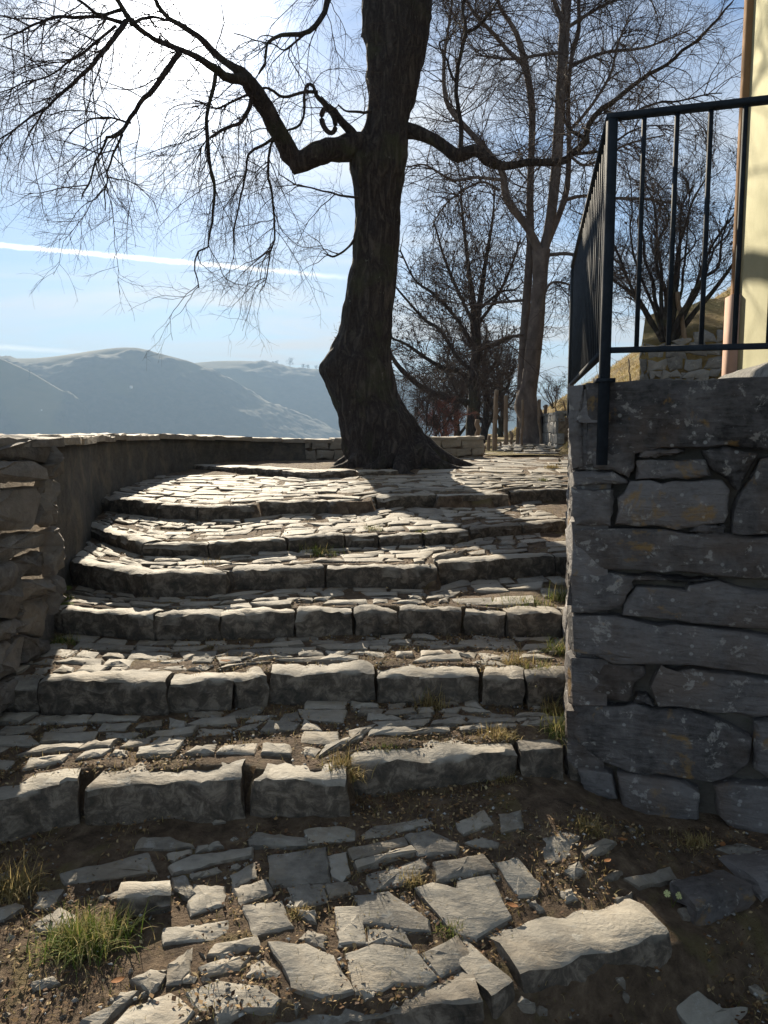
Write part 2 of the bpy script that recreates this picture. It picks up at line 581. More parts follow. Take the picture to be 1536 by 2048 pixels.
# ------------------------------------------------------------------ the lie of the land
# each step: top level, foot level, front top edge (surveyed points)
STEPS = [
    (0.185, 0.0, [(-700, 1575), (-100, 1600), (0, 1598), (80, 1578), (161, 1566), (198, 1568), (340, 1560), (487, 1556), (509, 1566), (695, 1566), (702, 1522), (870, 1512), (1037, 1500), (1130, 1494), (1250, 1490)]),
    (0.355, 0.205, [(-60, 1372), (75, 1368), (330, 1372), (341, 1362), (464, 1362), (532, 1357), (540, 1345), (749, 1344), (756, 1350), (958, 1341), (966, 1355), (1048, 1355), (1180, 1350)]),
    (0.51, 0.365, [(60, 1213), (123, 1220), (307, 1231), (442, 1231), (588, 1224), (704, 1223), (794, 1220), (925, 1220), (1011, 1226), (1123, 1223), (1200, 1220)]),
    (0.66, 0.517, [(60, 1075), (122, 1103), (155, 1130), (290, 1150), (440, 1147), (480, 1138), (650, 1133), (768, 1133), (872, 1137), (880, 1120), (1108, 1111), (1190, 1108)]),
    (0.765, 0.67, [(110, 1022), (165, 1046), (220, 1066), (280, 1085), (415, 1088), (575, 1078), (690, 1072), (846, 1066), (936, 1064), (942, 1053), (1045, 1048), (1135, 1040), (1190, 1037)]),
    (0.92, 0.80, [(150, 985), (200, 996), (310, 1008), (392, 1012), (510, 1011), (516, 1003), (650, 998), (668, 1004), (745, 1001), (760, 988), (873, 988), (880, 994), (1018, 990), (1022, 981), (1135, 978), (1190, 976)]),
]
EDGE = []
for zt, zb, pts in STEPS:
    e = np.array([onz(px, py, zt) for px, py in pts])
    e[:, 0] = np.maximum.accumulate(e[:, 0] + np.arange(len(e)) * 1e-5)
    EDGE.append(e)


def edge_y(i, x):
    return np.interp(x, EDGE[i][:, 0], EDGE[i][:, 1])


S0PX = [(-600, 2500), (100, 2250), (480, 2075), (760, 2040), (975, 2005), (1040, 2000), (1200, 1945), (1350, 1890), (1430, 1850), (1800, 1700)]
S0 = np.array([onz(px, py, -0.12) for px, py in S0PX])


LEDGE = np.array([onz(px, py, 1.05) for px, py in [(380, 929), (430, 932), (520, 938), (585, 942), (640, 944), (700, 940), (790, 937), (900, 934)]])
ledge_y = lambda x: np.interp(x, LEDGE[:, 0], LEDGE[:, 1])


def landing_z(x, y):
    s = np.interp(x, [-1.2, -0.5, 0.05, 0.45, 1.2], [0.06, 0.04, 0.10, 0.155, 0.14])
    z = -s * np.clip(3.0 - y, -0.3, 2.2)
    z = z + 0.035 * np.clip((y - 2.55) / 0.35, 0, 1)
    z = z - 0.11 * np.clip((x - 0.72) / 0.35, 0, 1)
    low = np.clip((np.interp(x, S0[:, 0], S0[:, 1]) - y + 0.02) / 0.10, 0, 1)
    return z - 0.15 * low


def gz(x, y):
    x = np.asarray(x, float)
    y = np.asarray(y, float)
    z = landing_z(x, y)
    for i in range(6):
        e = edge_y(i, x)
        zt = STEPS[i][0]
        if i < 5:
            e2 = edge_y(i + 1, x)
            f = np.clip((y - e) / np.maximum(e2 - e, 0.05), 0, 1)
            zz = (zt - 0.012) + f * (STEPS[i + 1][1] - zt + 0.012)
        else:
            f = np.clip((y - e) / np.maximum(10.0 - e, 0.1), 0, 1)
            hi = np.where(y > ledge_y(x) + 0.12, 1.035, 0.985)
            flat = np.clip((x - 0.2) / 0.6, 0, 1)
            zz = 0.908 + f * ((hi * (1 - flat) + 1.03 * flat) - 0.908) + 0.025 * np.clip((y - 10.0) / 3, 0, 1)
        z = np.where(y >= e + 0.09, zz, z)
    return z


def fall(x, y):
    left = np.clip(-2.95 - x, 0, None)
    back = np.minimum(np.clip(0.14 * y - 0.15 - x, 0, None), np.clip(y - 12.95, 0, None))
    d = np.maximum(left, np.where(y > 12.95, back, 0))
    far = np.clip(y - 42, 0, None)
    return -0.72 * d - 0.35 * far


def ground_z(x, y):
    z = gz(np.clip(x, -2.9, 1.9), np.minimum(y, 13.0)) + 0.004 * np.clip(y - 13, 0, 30)
    return z + fall(x, y)


def onground(px, py, f=ground_z, dz=0.0):
    z = 0.0
    for _ in range(12):
        p = onz(px, py, min(z + dz, 1.5))
        z = 0.5 * z + 0.5 * float(f(p[0], p[1]))
    p[2] = float(f(p[0], p[1])) + dz
    return p


xs = np.concatenate([[-420, -260, -170, -110, -70, -45, -30, -20, -14, -10, -7, -5, -4], np.arange(-3.4, 2.3, 0.045), [2.6, 3, 3.5, 4.2, 5, 6, 8, 11, 15, 22, 40]])
ys = np.concatenate([[-60, -30, -15, -8, -4, -2, -0.5, 0.3, 0.8], np.arange(1.1, 7.2, 0.04), np.arange(7.2, 13.2, 0.1), np.arange(13.4, 24, 0.5), [25, 27, 30, 33, 36, 40, 45, 52, 60, 75, 95, 130, 180, 260]])
X, Y = np.meshgrid(xs, ys)
Z = ground_z(X, Y)
P3 = np.stack([X, Y, np.zeros_like(X)], -1)
Z = Z + np.where(Y < 3.0, 0.0035, 0.009) * fbm(P3, 5.0, 2) + np.where(Y < 3.0, 0.0025, 0.004) * fbm(P3, 21.0, 9)
V = np.stack([X, Y, Z], -1).reshape(-1, 3)
ground = struct(obj('ground', mesh_np('ground', V, grid_faces(len(ys), len(xs))), M['soil']))

# the valley far below, reaching the horizon
vr = np.concatenate([[0, 200, 500, 1000, 2000, 4000, 7000]])
va = np.linspace(0, 2 * np.pi, 48, endpoint=False)
V = np.stack([np.outer(vr, np.cos(va)), np.outer(vr, np.sin(va)) + 600, np.full((len(vr), 48), -125.0)], -1).reshape(-1, 3)
struct(obj('valley', mesh_np('valley', V, grid_faces(len(vr), 48, True)), M['hill']))

# hills across the valley
NU, NV = 420, 110
def hill(name, ridge, Dr, depth, seed, spur, back=500, woody=0.0):
    r = np.array(ridge, float)
    ux = np.linspace(r[0, 0], r[-1, 0], NU)
    uy = np.interp(ux, r[:, 0], r[:, 1])
    k = np.ones(7) / 7
    uy = np.convolve(np.pad(uy, 3, mode='edge'), k, 'valid')
    rp = np.array([at(a, b, Dr) for a, b in zip(ux, uy)])
    vs = np.linspace(-0.35, 1, NV)
    G = np.zeros((NV, NU, 3))
    for i, v in enumerate(vs):
        if v < 0:
            f = (1 + v / 0.35 * 0.5)
            y = Dr - v * back / 0.35
        else:
            f = 1 - (0.25 * v + 0.75 * v ** 1.3)
            y = Dr - v * depth
        G[i, :, 0] = rp[:, 0]
        G[i, :, 1] = y
        base = np.stack([rp[:, 0], np.full(NU, y), np.zeros(NU)], -1)
        nz = fbm(base, 1 / 330.0, seed, 4) * spur * min(1, abs(v) * 3) + fbm(base, 1 / 45.0, seed + 7, 3) * 2.5 * min(1, abs(v) * 6)
        G[i, :, 2] = -125 + (rp[:, 2] + 125) * f + nz * (1 if v > 0 else 0.4)
    flatp = G * np.array([1, 1, 0.0])
    wood = fbm(flatp, 1 / 170.0, seed + 30, 4) + 0.5 * fbm(flatp, 1 / 40.0, seed + 33, 2)
    lowness = np.clip((np.linspace(-0.35, 1, NV)[:, None] - 0.28) * 2.4, -1.5, 0.9)
    wood = np.clip((wood + lowness + woody) * 3.0, 0, 1)
    G[..., 2] += wood * (2.0 + 4.0 * np.random.default_rng(seed).random((NV, NU)))
    me = mesh_np(name, G.reshape(-1, 3), grid_faces(NV, NU))
    at_ = me.attributes.new('woods', 'FLOAT', 'POINT')
    at_.data.foreach_set('value', wood.ravel().astype(np.float32))
    return struct(obj(name, me, M['hill']))


hill('hill', [(-1600, 760), (-700, 735), (-200, 722), (0, 716), (60, 717), (110, 713), (170, 704), (215, 697), (250, 694), (285, 695), (305, 702), (340, 711), (390, 724), (430, 745), (475, 770), (560, 815), (700, 870), (900, 930)], 1350, 430, 3, 22)
hill('hill', [(200, 760), (330, 735), (390, 725), (430, 722), (490, 721), (530, 725), (580, 734), (640, 738), (700, 744), (790, 751), (850, 748), (930, 765), (1050, 790), (1250, 800), (1600, 790), (2600, 800)], 1700, 480, 12, 24)
hill('hill', [(-900, 640), (-400, 668), (-120, 692), (0, 715), (60, 742), (110, 772), (150, 795), (175, 825), (192, 870), (205, 940)], 1120, 300, 22, 12, back=150, woody=0.0)

# hillside on the right of the path
def foot_x(y):
    return np.where(y < 20, 0.225 * y, 4.5 + 0.06 * (y - 20))


def hill_z(x, y):
    x0 = foot_x(y)
    up = np.clip(x - x0, 0, None)
    z = 1.12 + 0.66 * up - 1.6 * np.clip(14.6 - y, 0, 1.0) * np.clip(up, 0, 1)
    z = z - 1.1 * np.clip(y - 36, 0, None) * np.clip(up / 3, 0.2, 1) * 0.6
    return z


uu = np.concatenate([np.linspace(0, 12, 90), np.linspace(13, 60, 20)])
yy = np.concatenate([np.linspace(9.5, 40, 120), np.linspace(41, 70, 12)])
U, Y = np.meshgrid(uu, yy)
X = foot_x(Y) + U
Z = hill_z(X, Y)
P3 = np.stack([X, Y, Z * 0], -1)
Z = Z + 0.16 * fbm(P3, 0.55, 31) * np.clip(U, 0, 1) + 0.06 * fbm(P3, 2.4, 33) - 0.06
hillside = struct(obj('hillside', mesh_np('hillside', np.stack([X, Y, Z], -1).reshape(-1, 3), grid_faces(len(yy), len(uu))), M['drygrass']))

# ------------------------------------------------------------------ stone makers
def resample(poly, n, jit, r):
    P = np.asarray(poly, float)
    Q = np.vstack([P, P[:1]])
    seg = np.linalg.norm(np.diff(Q, axis=0), axis=1)
    cum = np.concatenate([[0], np.cumsum(seg)])
    s = np.linspace(0, cum[-1], n, endpoint=False) + (cum[-1] / n) * 0.15 * r.standard_normal(n)
    # keep the corners
    for c in cum[:-1]:
        s[np.argmin(np.abs(s - c))] = c
    s = np.sort(np.mod(s, cum[-1]))
    out = np.stack([np.interp(s, cum, Q[:, k]) for k in range(P.shape[1])], -1)
    size = math.sqrt(max(abs(area2(P)), 1e-6))
    return out + r.standard_normal(out.shape) * jit * size


def area2(P):
    x, y = P[:, 0], P[:, 1]
    return 0.5 * np.sum(x * np.roll(y, -1) - np.roll(x, -1) * y)


def stone_rings(poly2, n, thick, bev, r, jit=0.012, relief=0.006, dome=0.0):
    """flat stone in local (u,v) with depth along w (0 = face, negative = into the bed). -> V(u,v,w), F"""
    P = np.asarray(poly2, float)
    if area2(P) < 0:
        P = P[::-1]
    B = resample(P, n, jit, r)
    c = B.mean(0)
    d = B - c
    L = np.linalg.norm(d, axis=1, keepdims=True)
    ring = lambda inset, w: np.concatenate([c + d * np.clip((L - inset) / L, 0.05, 1), np.full((n, 1), w)], 1)
    R = [ring(-0.01, -thick), ring(0.0, -bev * 1.6), ring(bev * 0.35, -bev * 0.45), ring(bev * 1.2, 0.0)]
    q = np.concatenate([c + (d * np.clip((L - bev * 1.2) / L, 0.05, 1)) * 0.5, np.full((n, 1), dome)], 1)
    R.append(q)
    V = np.vstack(R + [np.array([[c[0], c[1], dome * 1.2]])])
    k = n * 5
    w = relief * r.standard_normal(len(V))
    w[:n] = 0
    V[:, 2] += w
    V[n:3 * n, :2] += r.standard_normal((2 * n, 2)) * bev * 0.22
    F = [grid_faces(5, n, True)]
    s = np.arange(n)
    F.append(np.stack([4 * n + s, 4 * n + (s + 1) % n, np.full(n, k)], -1))
    return V, F


def flat_stone(name, poly3, thick, mat, parent, n=14, bev=0.012, tilt=0.02, relief=0.004, lift=0.0, dome=0.004, r=rng, smooth=True):
    """stone lying in the ground; poly3 its top outline in the world"""
    P = np.asarray(poly3, float)
    c = P.mean(0)
    # best plane
    A = np.c_[P[:, :2] - c[:2], np.ones(len(P))]
    co, *_ = np.linalg.lstsq(A, P[:, 2] - c[2], rcond=None)
    V, F = stone_rings(P[:, :2] - c[:2], n, thick, bev, r, relief=relief, dome=dome)
    tx, ty = r.standard_normal(2) * tilt
    V[:, 2] += (co[0] + tx) * V[:, 0] + (co[1] + ty) * V[:, 1] + lift
    return build(name, V + c, F, mat, parent, smooth, sharp=24)


def kerb_block(name, line, depth, h, mat, parent, r, seed, disp=0.014, lift=0.0, drop=0.06):
    """block whose front top edge follows line (k,3)"""
    L = np.linalg.norm(np.diff(line, axis=0), axis=1).sum()
    n = int(max(8, min(30, L / 0.030)))
    P = smooth_path(line, n) if len(line) > 2 else line[0] + (line[-1] - line[0]) * np.linspace(0, 1, n)[:, None]
    T = norm(np.gradient(P, axis=0))
    Bk = norm(np.stack([-T[:, 1], T[:, 0], np.zeros(n)], -1))
    b = 0.013
    sec = np.array([[0.015, -h - drop], [0.0, -h * 0.75], [-0.006, -h * 0.4], [0.0, -b * 1.8], [b * 0.45, -b * 0.5], [b * 1.6, 0.0], [depth * 0.35, 0.004], [depth * 0.7, 0.0], [depth, -0.012], [depth + 0.005, -0.09]])
    m = len(sec)
    V = P[:, None, :] + Bk[:, None, :] * sec[None, :, 0:1] + np.array([0, 0, 1.0]) * sec[None, :, 1:2]
    V[..., 2] += lift
    chip = vnoise(P, 14.0, seed + 61) + 0.6 * vnoise(P, 37.0, seed + 62)
    V[:, 3:6] += (Bk[:, None, :] * 0.010 - np.array([0, 0, 0.007])) * np.clip(chip, -0.4, 1.4)[:, None, None]
    V[:, 1:3] += Bk[:, None, :] * (0.012 * vnoise(P, 9.0, seed + 63))[:, None, None]
    # rounded ends
    ctr = V.mean(1, keepdims=True)
    end = np.ones(n)
    end[0] = end[-1] = 0.93
    end[1] = end[-2] = 0.99
    V = ctr + (V - ctr) * end[:, None, None]
    g = 0.003
    V[0] += T[0] * g
    V[-1] -= T[-1] * g
    N = np.stack([fbm(V, 7.0, seed + k, 3) for k in (0, 20, 40)], -1)
    V = V + N * disp * np.array([0.7, 1.0, 0.8])
    V = V + 0.4 * disp * np.stack([vnoise(V, 31.0, seed + k) for k in (3, 23, 43)], -1)
    Vf = V.reshape(-1, 3)
    F = [grid_faces(n, m)]
    c0, c1 = len(Vf), len(Vf) + 1
    Vf = np.vstack([Vf, V[0].mean(0), V[-1].mean(0)])
    s = np.arange(m - 1)
    F.append(np.stack([s + 1, s, np.full(m - 1, c0)], -1))
    F.append(np.stack([(n - 1) * m + s, (n - 1) * m + s + 1, np.full(m - 1, c1)], -1))
    F[0] = F[0][:, ::-1]
    F[1] = F[1][:, ::-1]
    F[2] = F[2][:, ::-1]
    return build(name, Vf, F, mat, parent, sharp=34)


# ------------------------------------------------------------------ the stairs
stairs = struct(bpy.data.objects.new('stone_stairs', None))
COL.objects.link(stairs)
stairs.location = (0, 3, 0)
stairs['label'] = 'worn stone steps with kerb blocks and rough paved treads'

BREAKS = [
    [-330, -100, 165, 492, 700, 1041, 1135, 1240],
    [-60, 75, 336, 468, 535, 752, 962, 1052, 1180],
    [60, 123, 307, 442, 591, 707, 796, 927, 1013, 1128, 1190],
    [60, 140, 290, 460, 650, 876, 1110, 1190],
    [110, 165, 282, 418, 575, 690, 757, 848, 939, 1047, 1137, 1190],
    [150, 200, 311, 393, 513, 660, 752, 875, 1020, 1137, 1190],
]
kr = np.random.default_rng(3)
step_parts = []
for i, (zt, zb, pts) in enumerate(STEPS):
    st = bpy.data.objects.new('step', None)
    COL.objects.link(st)
    st.parent = stairs
    mid = EDGE[i].mean(0)
    st.location = Vector((0, float(edge_y(i, 0.0)), zb)) - stairs.location
    step_parts.append(st)
    E = EDGE[i]
    raw = np.array([onz(px, py, zt) for px, py in pts])
    pxs = np.array([p[0] for p in pts], float)
    for k in range(len(BREAKS[i]) - 1):
        a, b = BREAKS[i][k], BREAKS[i][k + 1]
        gap = 5 if i == 0 else 1.5
        q = np.unique(np.clip(np.concatenate([[a + gap, b - gap], pxs[(pxs > a + 12) & (pxs < b - 12)]]), a + gap, b - gap))
        line = np.stack([np.interp(q, pxs, raw[:, c]) for c in range(3)], -1)
        line[:, 1] += kr.normal(0, 0.008)
        hgt = zt - zb + (0.02 if i == 0 else 0.0)
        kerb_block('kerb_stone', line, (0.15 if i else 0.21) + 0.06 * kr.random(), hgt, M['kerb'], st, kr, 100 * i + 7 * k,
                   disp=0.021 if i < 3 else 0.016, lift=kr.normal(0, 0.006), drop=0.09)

# paving of the treads: irregular rows of flat stones
def pave(parent, ya, yb, x0, x1, rows, wmean, skip, seed, n=10, thick=0.06, mat='paving', zf=gz, raise_=0.012, gap=0.012, xs_soil=None, jr=0.25):
    r = np.random.default_rng(seed)
    cnt = 0
    for j in range(rows):
        x = x0 - r.random() * wmean
        while x < x1:
            wd = wmean * (0.55 + 0.95 * r.random())
            xa, xb = x, x + wd
            x = xb
            sk = skip + (0.5 * max(0, (0.5 * (xa + xb) - xs_soil) / 0.4) if xs_soil is not None else 0)
            if r.random() < sk:
                continue
            v0, v1 = j / rows, (j + 1) / rows
            jj = jr / rows
            cs = []
            for (xx, vv) in ((xa, v0), (xb, v0), (xb, v1), (xa, v1)):
                xx = xx + r.normal(0, wd * 0.10)
                vv = np.clip(vv + r.normal(0, jj * 0.6), 0, 1)
                a, b = float(ya(xx)), float(yb(xx))
                cs.append([xx, a + (b - a) * vv])
            cs = np.array(cs)
            if r.random() < 0.45:      # five-sided
                k = r.integers(4)
                m_ = (cs[k] + cs[(k + 1) % 4]) / 2 + r.normal(0, wd * 0.09, 2)
                cs = np.insert(cs, k + 1, m_, axis=0)
            c = cs.mean(0)
            d = cs - c
            L = np.linalg.norm(d, axis=1, keepdims=True)
            cs = c + d * np.clip((L - gap * (0.6 + r.random())) / L, 0.3, 1)
            if abs(area2(cs)) < 0.0012:
                continue
            z = zf(cs[:, 0], cs[:, 1])
            flat_stone('paving_stone', np.c_[cs, z], thick, M[mat], parent, n=n, bev=0.009, tilt=0.016, relief=0.002, lift=raise_ * 0.8 + r.normal(0, 0.0035), r=r)
            cnt += 1
    return cnt


pave(step_parts[0], lambda x: edge_y(0, x) + 0.22, lambda x: edge_y(1, x) - 0.01, -1.75, 1.0, 5, 0.17, 0.16, 41, n=12, xs_soil=0.55, raise_=0.016)
pave(step_parts[1], lambda x: edge_y(1, x) + 0.165, lambda x: edge_y(2, x) - 0.01, -1.8, 1.0, 5, 0.19, 0.10, 42, xs_soil=0.65)
pave(step_parts[2], lambda x: edge_y(2, x) + 0.165, lambda x: edge_y(3, x) - 0.01, -1.95, 1.15, 4, 0.20, 0.10, 43, xs_soil=0.75)
pave(step_parts[3], lambda x: edge_y(3, x) + 0.165, lambda x: edge_y(4, x) - 0.01, -2.1, 1.3, 4, 0.20, 0.10, 44, xs_soil=1.0)
pave(step_parts[4], lambda x: edge_y(4, x) + 0.165, lambda x: edge_y(5, x) - 0.01, -2.3, 1.5, 6, 0.20, 0.08, 45, xs_soil=1.3)

terrace = struct(bpy.data.objects.new('platform', None))
COL.objects.link(terrace)
terrace.location = (0, 8, 0.95)
terrace['label'] = 'paved platform at the head of the steps'
pave(terrace, lambda x: edge_y(5, x) + 0.17, lambda x: np.minimum(ledge_y(x) - 0.02, 9.3), -2.75, 1.9, 13, 0.30, 0.05, 46, n=8, gap=0.014, raise_=0.014)
pave(terrace, lambda x: np.full_like(np.asarray(x, float), 9.45), lambda x: np.full_like(np.asarray(x, float), 12.6), 0.75, 2.9, 9, 0.38, 0.12, 47, n=8, gap=0.02, raise_=0.012, zf=ground_z)
lb = [380, 470, 560, 640, 715, 800]
lpx = np.array([380, 430, 520, 585, 640, 700, 790, 900.])
for k in range(len(lb) - 1):
    q = np.array([lb[k] + 2, (lb[k] + lb[k + 1]) / 2, lb[k + 1] - 2])
    line = np.stack([np.interp(q, lpx, LEDGE[:, c]) for c in range(3)], -1)
    line[:, 2] += kr.normal(0, 0.006) - (0.03 if k > 3 else 0)
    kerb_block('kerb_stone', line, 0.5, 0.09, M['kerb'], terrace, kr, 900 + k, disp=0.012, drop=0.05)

# far path with its own low step
path = struct(bpy.data.objects.new('path', None))
COL.objects.link(path)
path.location = (3, 17, 1.06)
path['label'] = 'paved path leading away past the wooden posts'
V = []
ysn = np.linspace(13.2, 42, 60)
for y in ysn:
    for f in np.linspace(-0.05, 1.05, 9):
        x = (0.135 + 0.09 * f) * y
        V.append((x, y, 1.075 + 0.004 * (y - 13) + 0.015 * math.sin(3 * x + y)))
obj('path_bed', mesh_np('path_bed', np.array(V), grid_faces(60, 9)), M['drygrass'], path)
path_z = lambda x, y: 1.08 + 0.004 * (np.asarray(y) - 13)
for k, (a, b) in enumerate([(975, 1032), (1032, 1092), (1092, 1150)]):
    line = np.array([onz(p, 907 - 0.012 * (p - 975), 1.09) for p in (a + 1, (a + b) / 2, b - 1)])
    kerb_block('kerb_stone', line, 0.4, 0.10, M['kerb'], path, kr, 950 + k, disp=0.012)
E16 = line[1, 1] + 0.45
r = np.random.default_rng(48)
for j in range(10):
    y0 = E16 + j * 0.75
    nst = 5
    for i in range(nst):
        if r.random() < 0.12:
            continue
        xa, xb = 0.148 + 0.077 * i / nst, 0.148 + 0.077 * (i + 1) / nst
        cs = np.array([[xa * y0 + 0.03, y0], [xb * y0 - 0.03, y0 + r.normal(0, .05)], [xb * (y0 + .7) - 0.03, y0 + .68], [xa * (y0 + .7) + .03, y0 + .68 + r.normal(0, .05)]]) + r.normal(0, 0.05, (4, 2))
        flat_stone('paving_stone', np.c_[cs, path_z(cs[:, 0], cs[:, 1])], 0.05, M['paving'], path, n=8, bev=0.012, tilt=0.02, lift=0.03, r=r)

# ------------------------------------------------------------------ foot landing, stone by stone
landing = struct(bpy.data.objects.new('landing', None))
COL.objects.link(landing)
landing.location = (0, 2.4, -0.05)
landing['label'] = 'rough paved landing at the foot of the steps'
A1 = [[(335, 400), (800, 285), (850, 385), (370, 450)],
      [(945, 440), (1020, 425), (1070, 520), (1030, 545), (950, 500)], [(1065, 465), (1230, 480), (1225, 570), (1050, 625), (1030, 570)],
      [(940, 360), (1060, 310), (1370, 270), (1370, 310), (1100, 370), (960, 400)], [(1045, 410), (1190, 370), (1215, 395), (1060, 430)],
      [(920, 290), (1050, 270), (1050, 295), (960, 335), (925, 320)], [(1075, 260), (1200, 230), (1220, 255), (1080, 285)],
      [(740, 270), (780, 205), (930, 205), (1060, 255), (900, 265)], [(205, 505), (350, 490), (290, 580), (195, 595), (205, 540)],
      [(180, 680), (330, 580), (420, 640), (400, 700), (220, 715)], [(905, 700), (1250, 660), (1240, 710), (1170, 760), (905, 780)],
      [(915, 900), (1050, 815), (1045, 940), (990, 995), (915, 1010)], [(1140, 850), (1180, 790), (1400, 755), (1420, 810), (1190, 850)],
      [(1095, 920), (1200, 870), (1370, 850), (1320, 930), (1120, 960)], [(1380, 900), (1430, 870), (1536, 930), (1510, 965), (1350, 960)],
      [(1030, 1050), (1200, 985), (1440, 1020), (1530, 1090), (1490, 1130), (1330, 1150), (1200, 1210), (1100, 1140)],
      [(620, 1240), (720, 1140), (930, 1050), (1060, 1150), (980, 1240), (800, 1290)], [(720, 985), (830, 935), (910, 960), (880, 1010), (820, 1060)],
      [(450, 1210), (640, 1110), (660, 1060), (760, 1050), (700, 1110), (560, 1235)], [(0, 400), (45, 390), (40, 440), (0, 480), (-60, 470), (-50, 410)],
      [(-60, 600), (100, 570), (130, 590), (20, 650), (-50, 660)], [(170, 1000), (300, 960), (330, 1000), (180, 1040)],
      [(610, 515), (680, 480), (930, 460), (935, 515), (780, 540), (620, 545)]]
A2 = [[(275, 310), (575, 265), (600, 450), (290, 470)], [(470, 165), (640, 140), (735, 165), (740, 215), (500, 235)],
      [(160, 215), (200, 180), (465, 215), (465, 250), (300, 255), (170, 250)], [(710, 275), (1000, 205), (1025, 250), (740, 335)],
      [(745, 345), (1045, 260), (1070, 290), (770, 380)], [(815, 405), (1110, 320), (1140, 360), (1060, 440), (830, 490)],
      [(1020, 190), (1150, 165), (1300, 240), (1290, 285), (1090, 305)], [(1180, 350), (1440, 300), (1505, 385), (1200, 445)],
      [(1085, 490), (1180, 462), (1310, 490), (1300, 450), (1470, 415), (1575, 640), (1400, 750), (1290, 715)],
      [(595, 310), (690, 285), (710, 400), (665, 445), (615, 420)], [(75, 490), (255, 435), (285, 510), (120, 575)],
      [(375, 480), (440, 455), (560, 460), (585, 540), (420, 595)], [(575, 460), (705, 445), (735, 505), (600, 530)],
      [(125, 585), (330, 555), (390, 690), (185, 740)], [(635, 590), (775, 585), (800, 780), (655, 790)],
      [(760, 530), (930, 510), (1140, 660), (1140, 720), (1050, 715), (800, 675)], [(815, 710), (1010, 700), (1035, 795), (820, 785)],
      [(275, 795), (480, 800), (610, 860), (720, 1045), (560, 1075), (400, 1030), (370, 940)],
      [(710, 850), (850, 795), (1065, 825), (1170, 970), (1120, 1005), (960, 1000), (880, 1050), (760, 1040)],
      [(1110, 845), (1300, 750), (1375, 850), (1330, 920), (1200, 965)], [(785, 185), (850, 140), (1140, 100), (1150, 130), (880, 200), (800, 210)],
      [(1300, 125), (1450, 55), (1495, 130), (1340, 185)], [(1350, 230), (1440, 200), (1530, 235), (1520, 260), (1400, 250)],
      [(60, 420), (190, 345), (200, 430), (80, 480)], [(430, 760), (490, 710), (590, 740), (570, 815), (520, 800)], [(415, 605), (530, 610), (525, 670), (470, 650)]]
A3 = [[(230, 400), (330, 385), (430, 500), (420, 555), (330, 560)], [(240, 170), (340, 150), (350, 230), (250, 250)],
      [(555, 440), (620, 395), (650, 440), (600, 480)], [(740, 480), (800, 440), (830, 445), (790, 480)], [(850, 470), (1060, 430), (1090, 480), (920, 515)],
      [(795, 575), (880, 545), (890, 605), (830, 610)], [(530, 540), (590, 525), (615, 570), (560, 590)], [(380, 590), (410, 580), (455, 625), (430, 635)],
      [(430, 280), (560, 240), (620, 270), (560, 380), (470, 385)], [(640, 340), (740, 280), (800, 300), (760, 340), (660, 370)],
      [(1100, 620), (1160, 600), (1230, 620), (1225, 660), (1130, 665)], [(1090, 1060), (1200, 1010), (1320, 1130), (1430, 1090), (1420, 1150), (1300, 1230), (1160, 1190)],
      [(1440, 990), (1480, 980), (1536, 1030), (1510, 1060)], [(1290, 330), (1400, 300), (1500, 330), (1400, 370)]]
lr = np.random.default_rng(8)
for ox, oy, sc, polys in ((0, 1600, 0.3646, A1), (440, 1600, 0.3646, A2), (900, 1560, 0.414, A3)):
    for pl in polys:
        P = np.array([onground(ox + sc * a, oy + sc * b, dz=0.009) for a, b in pl])
        P = P.mean(0) + (P - P.mean(0)) * 1.10
        flat_stone('paving_stone', P, 0.09, M['paving'], landing, n=20, bev=0.008, tilt=0.010, relief=0.0015, lift=lr.normal(0.003, 0.003), dome=0.003, r=lr)
# little stones that fill between
r = np.random.default_rng(77)
for k in range(80):
    px, py = r.uniform(0, 1300), r.uniform(1640, 2040)
    c = onground(px, py)
    s = r.uniform(0.008, 0.026)
    a = np.sort(r.uniform(0, 6.283, 5))
    P = np.c_[c[0] + s * np.cos(a) * 1.3, c[1] + s * np.sin(a), np.full(5, c[2] + 0.006)]
    if abs(area2(P[:, :2])) < 0.00012:
        continue
    flat_stone('stone_chip', P, 0.03, M['paving'], landing, n=8, bev=0.005, tilt=0.12, relief=0.002, r=r)
# the diagonal kerb in front
def px_line(pts, z):
    return np.array([onz(a, b, z) for a, b in pts])
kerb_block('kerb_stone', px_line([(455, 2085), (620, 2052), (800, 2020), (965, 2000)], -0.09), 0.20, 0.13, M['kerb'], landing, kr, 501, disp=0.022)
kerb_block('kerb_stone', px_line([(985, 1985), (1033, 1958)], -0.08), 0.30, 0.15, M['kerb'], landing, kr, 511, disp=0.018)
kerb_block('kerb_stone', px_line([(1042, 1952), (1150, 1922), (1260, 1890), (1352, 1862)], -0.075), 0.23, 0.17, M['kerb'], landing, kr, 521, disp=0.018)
kerb_block('kerb_stone', px_line([(1390, 1802), (1450, 1790), (1515, 1772)], -0.08), 0.16, 0.12, M['wall'], landing, kr, 531, disp=0.02)
kerb_block('kerb_stone', px_line([(1520, 1765), (1640, 1730), (1760, 1700)], -0.08), 0.2, 0.12, M['wall'], landing, kr, 541, disp=0.02)
# upright block at the left of the landing
kerb_block('kerb_stone', px_line([(228, 1800), (285, 1795), (340, 1788)], 0.035), 0.10, 0.10, M['kerb'], landing, kr, 551, disp=0.012)

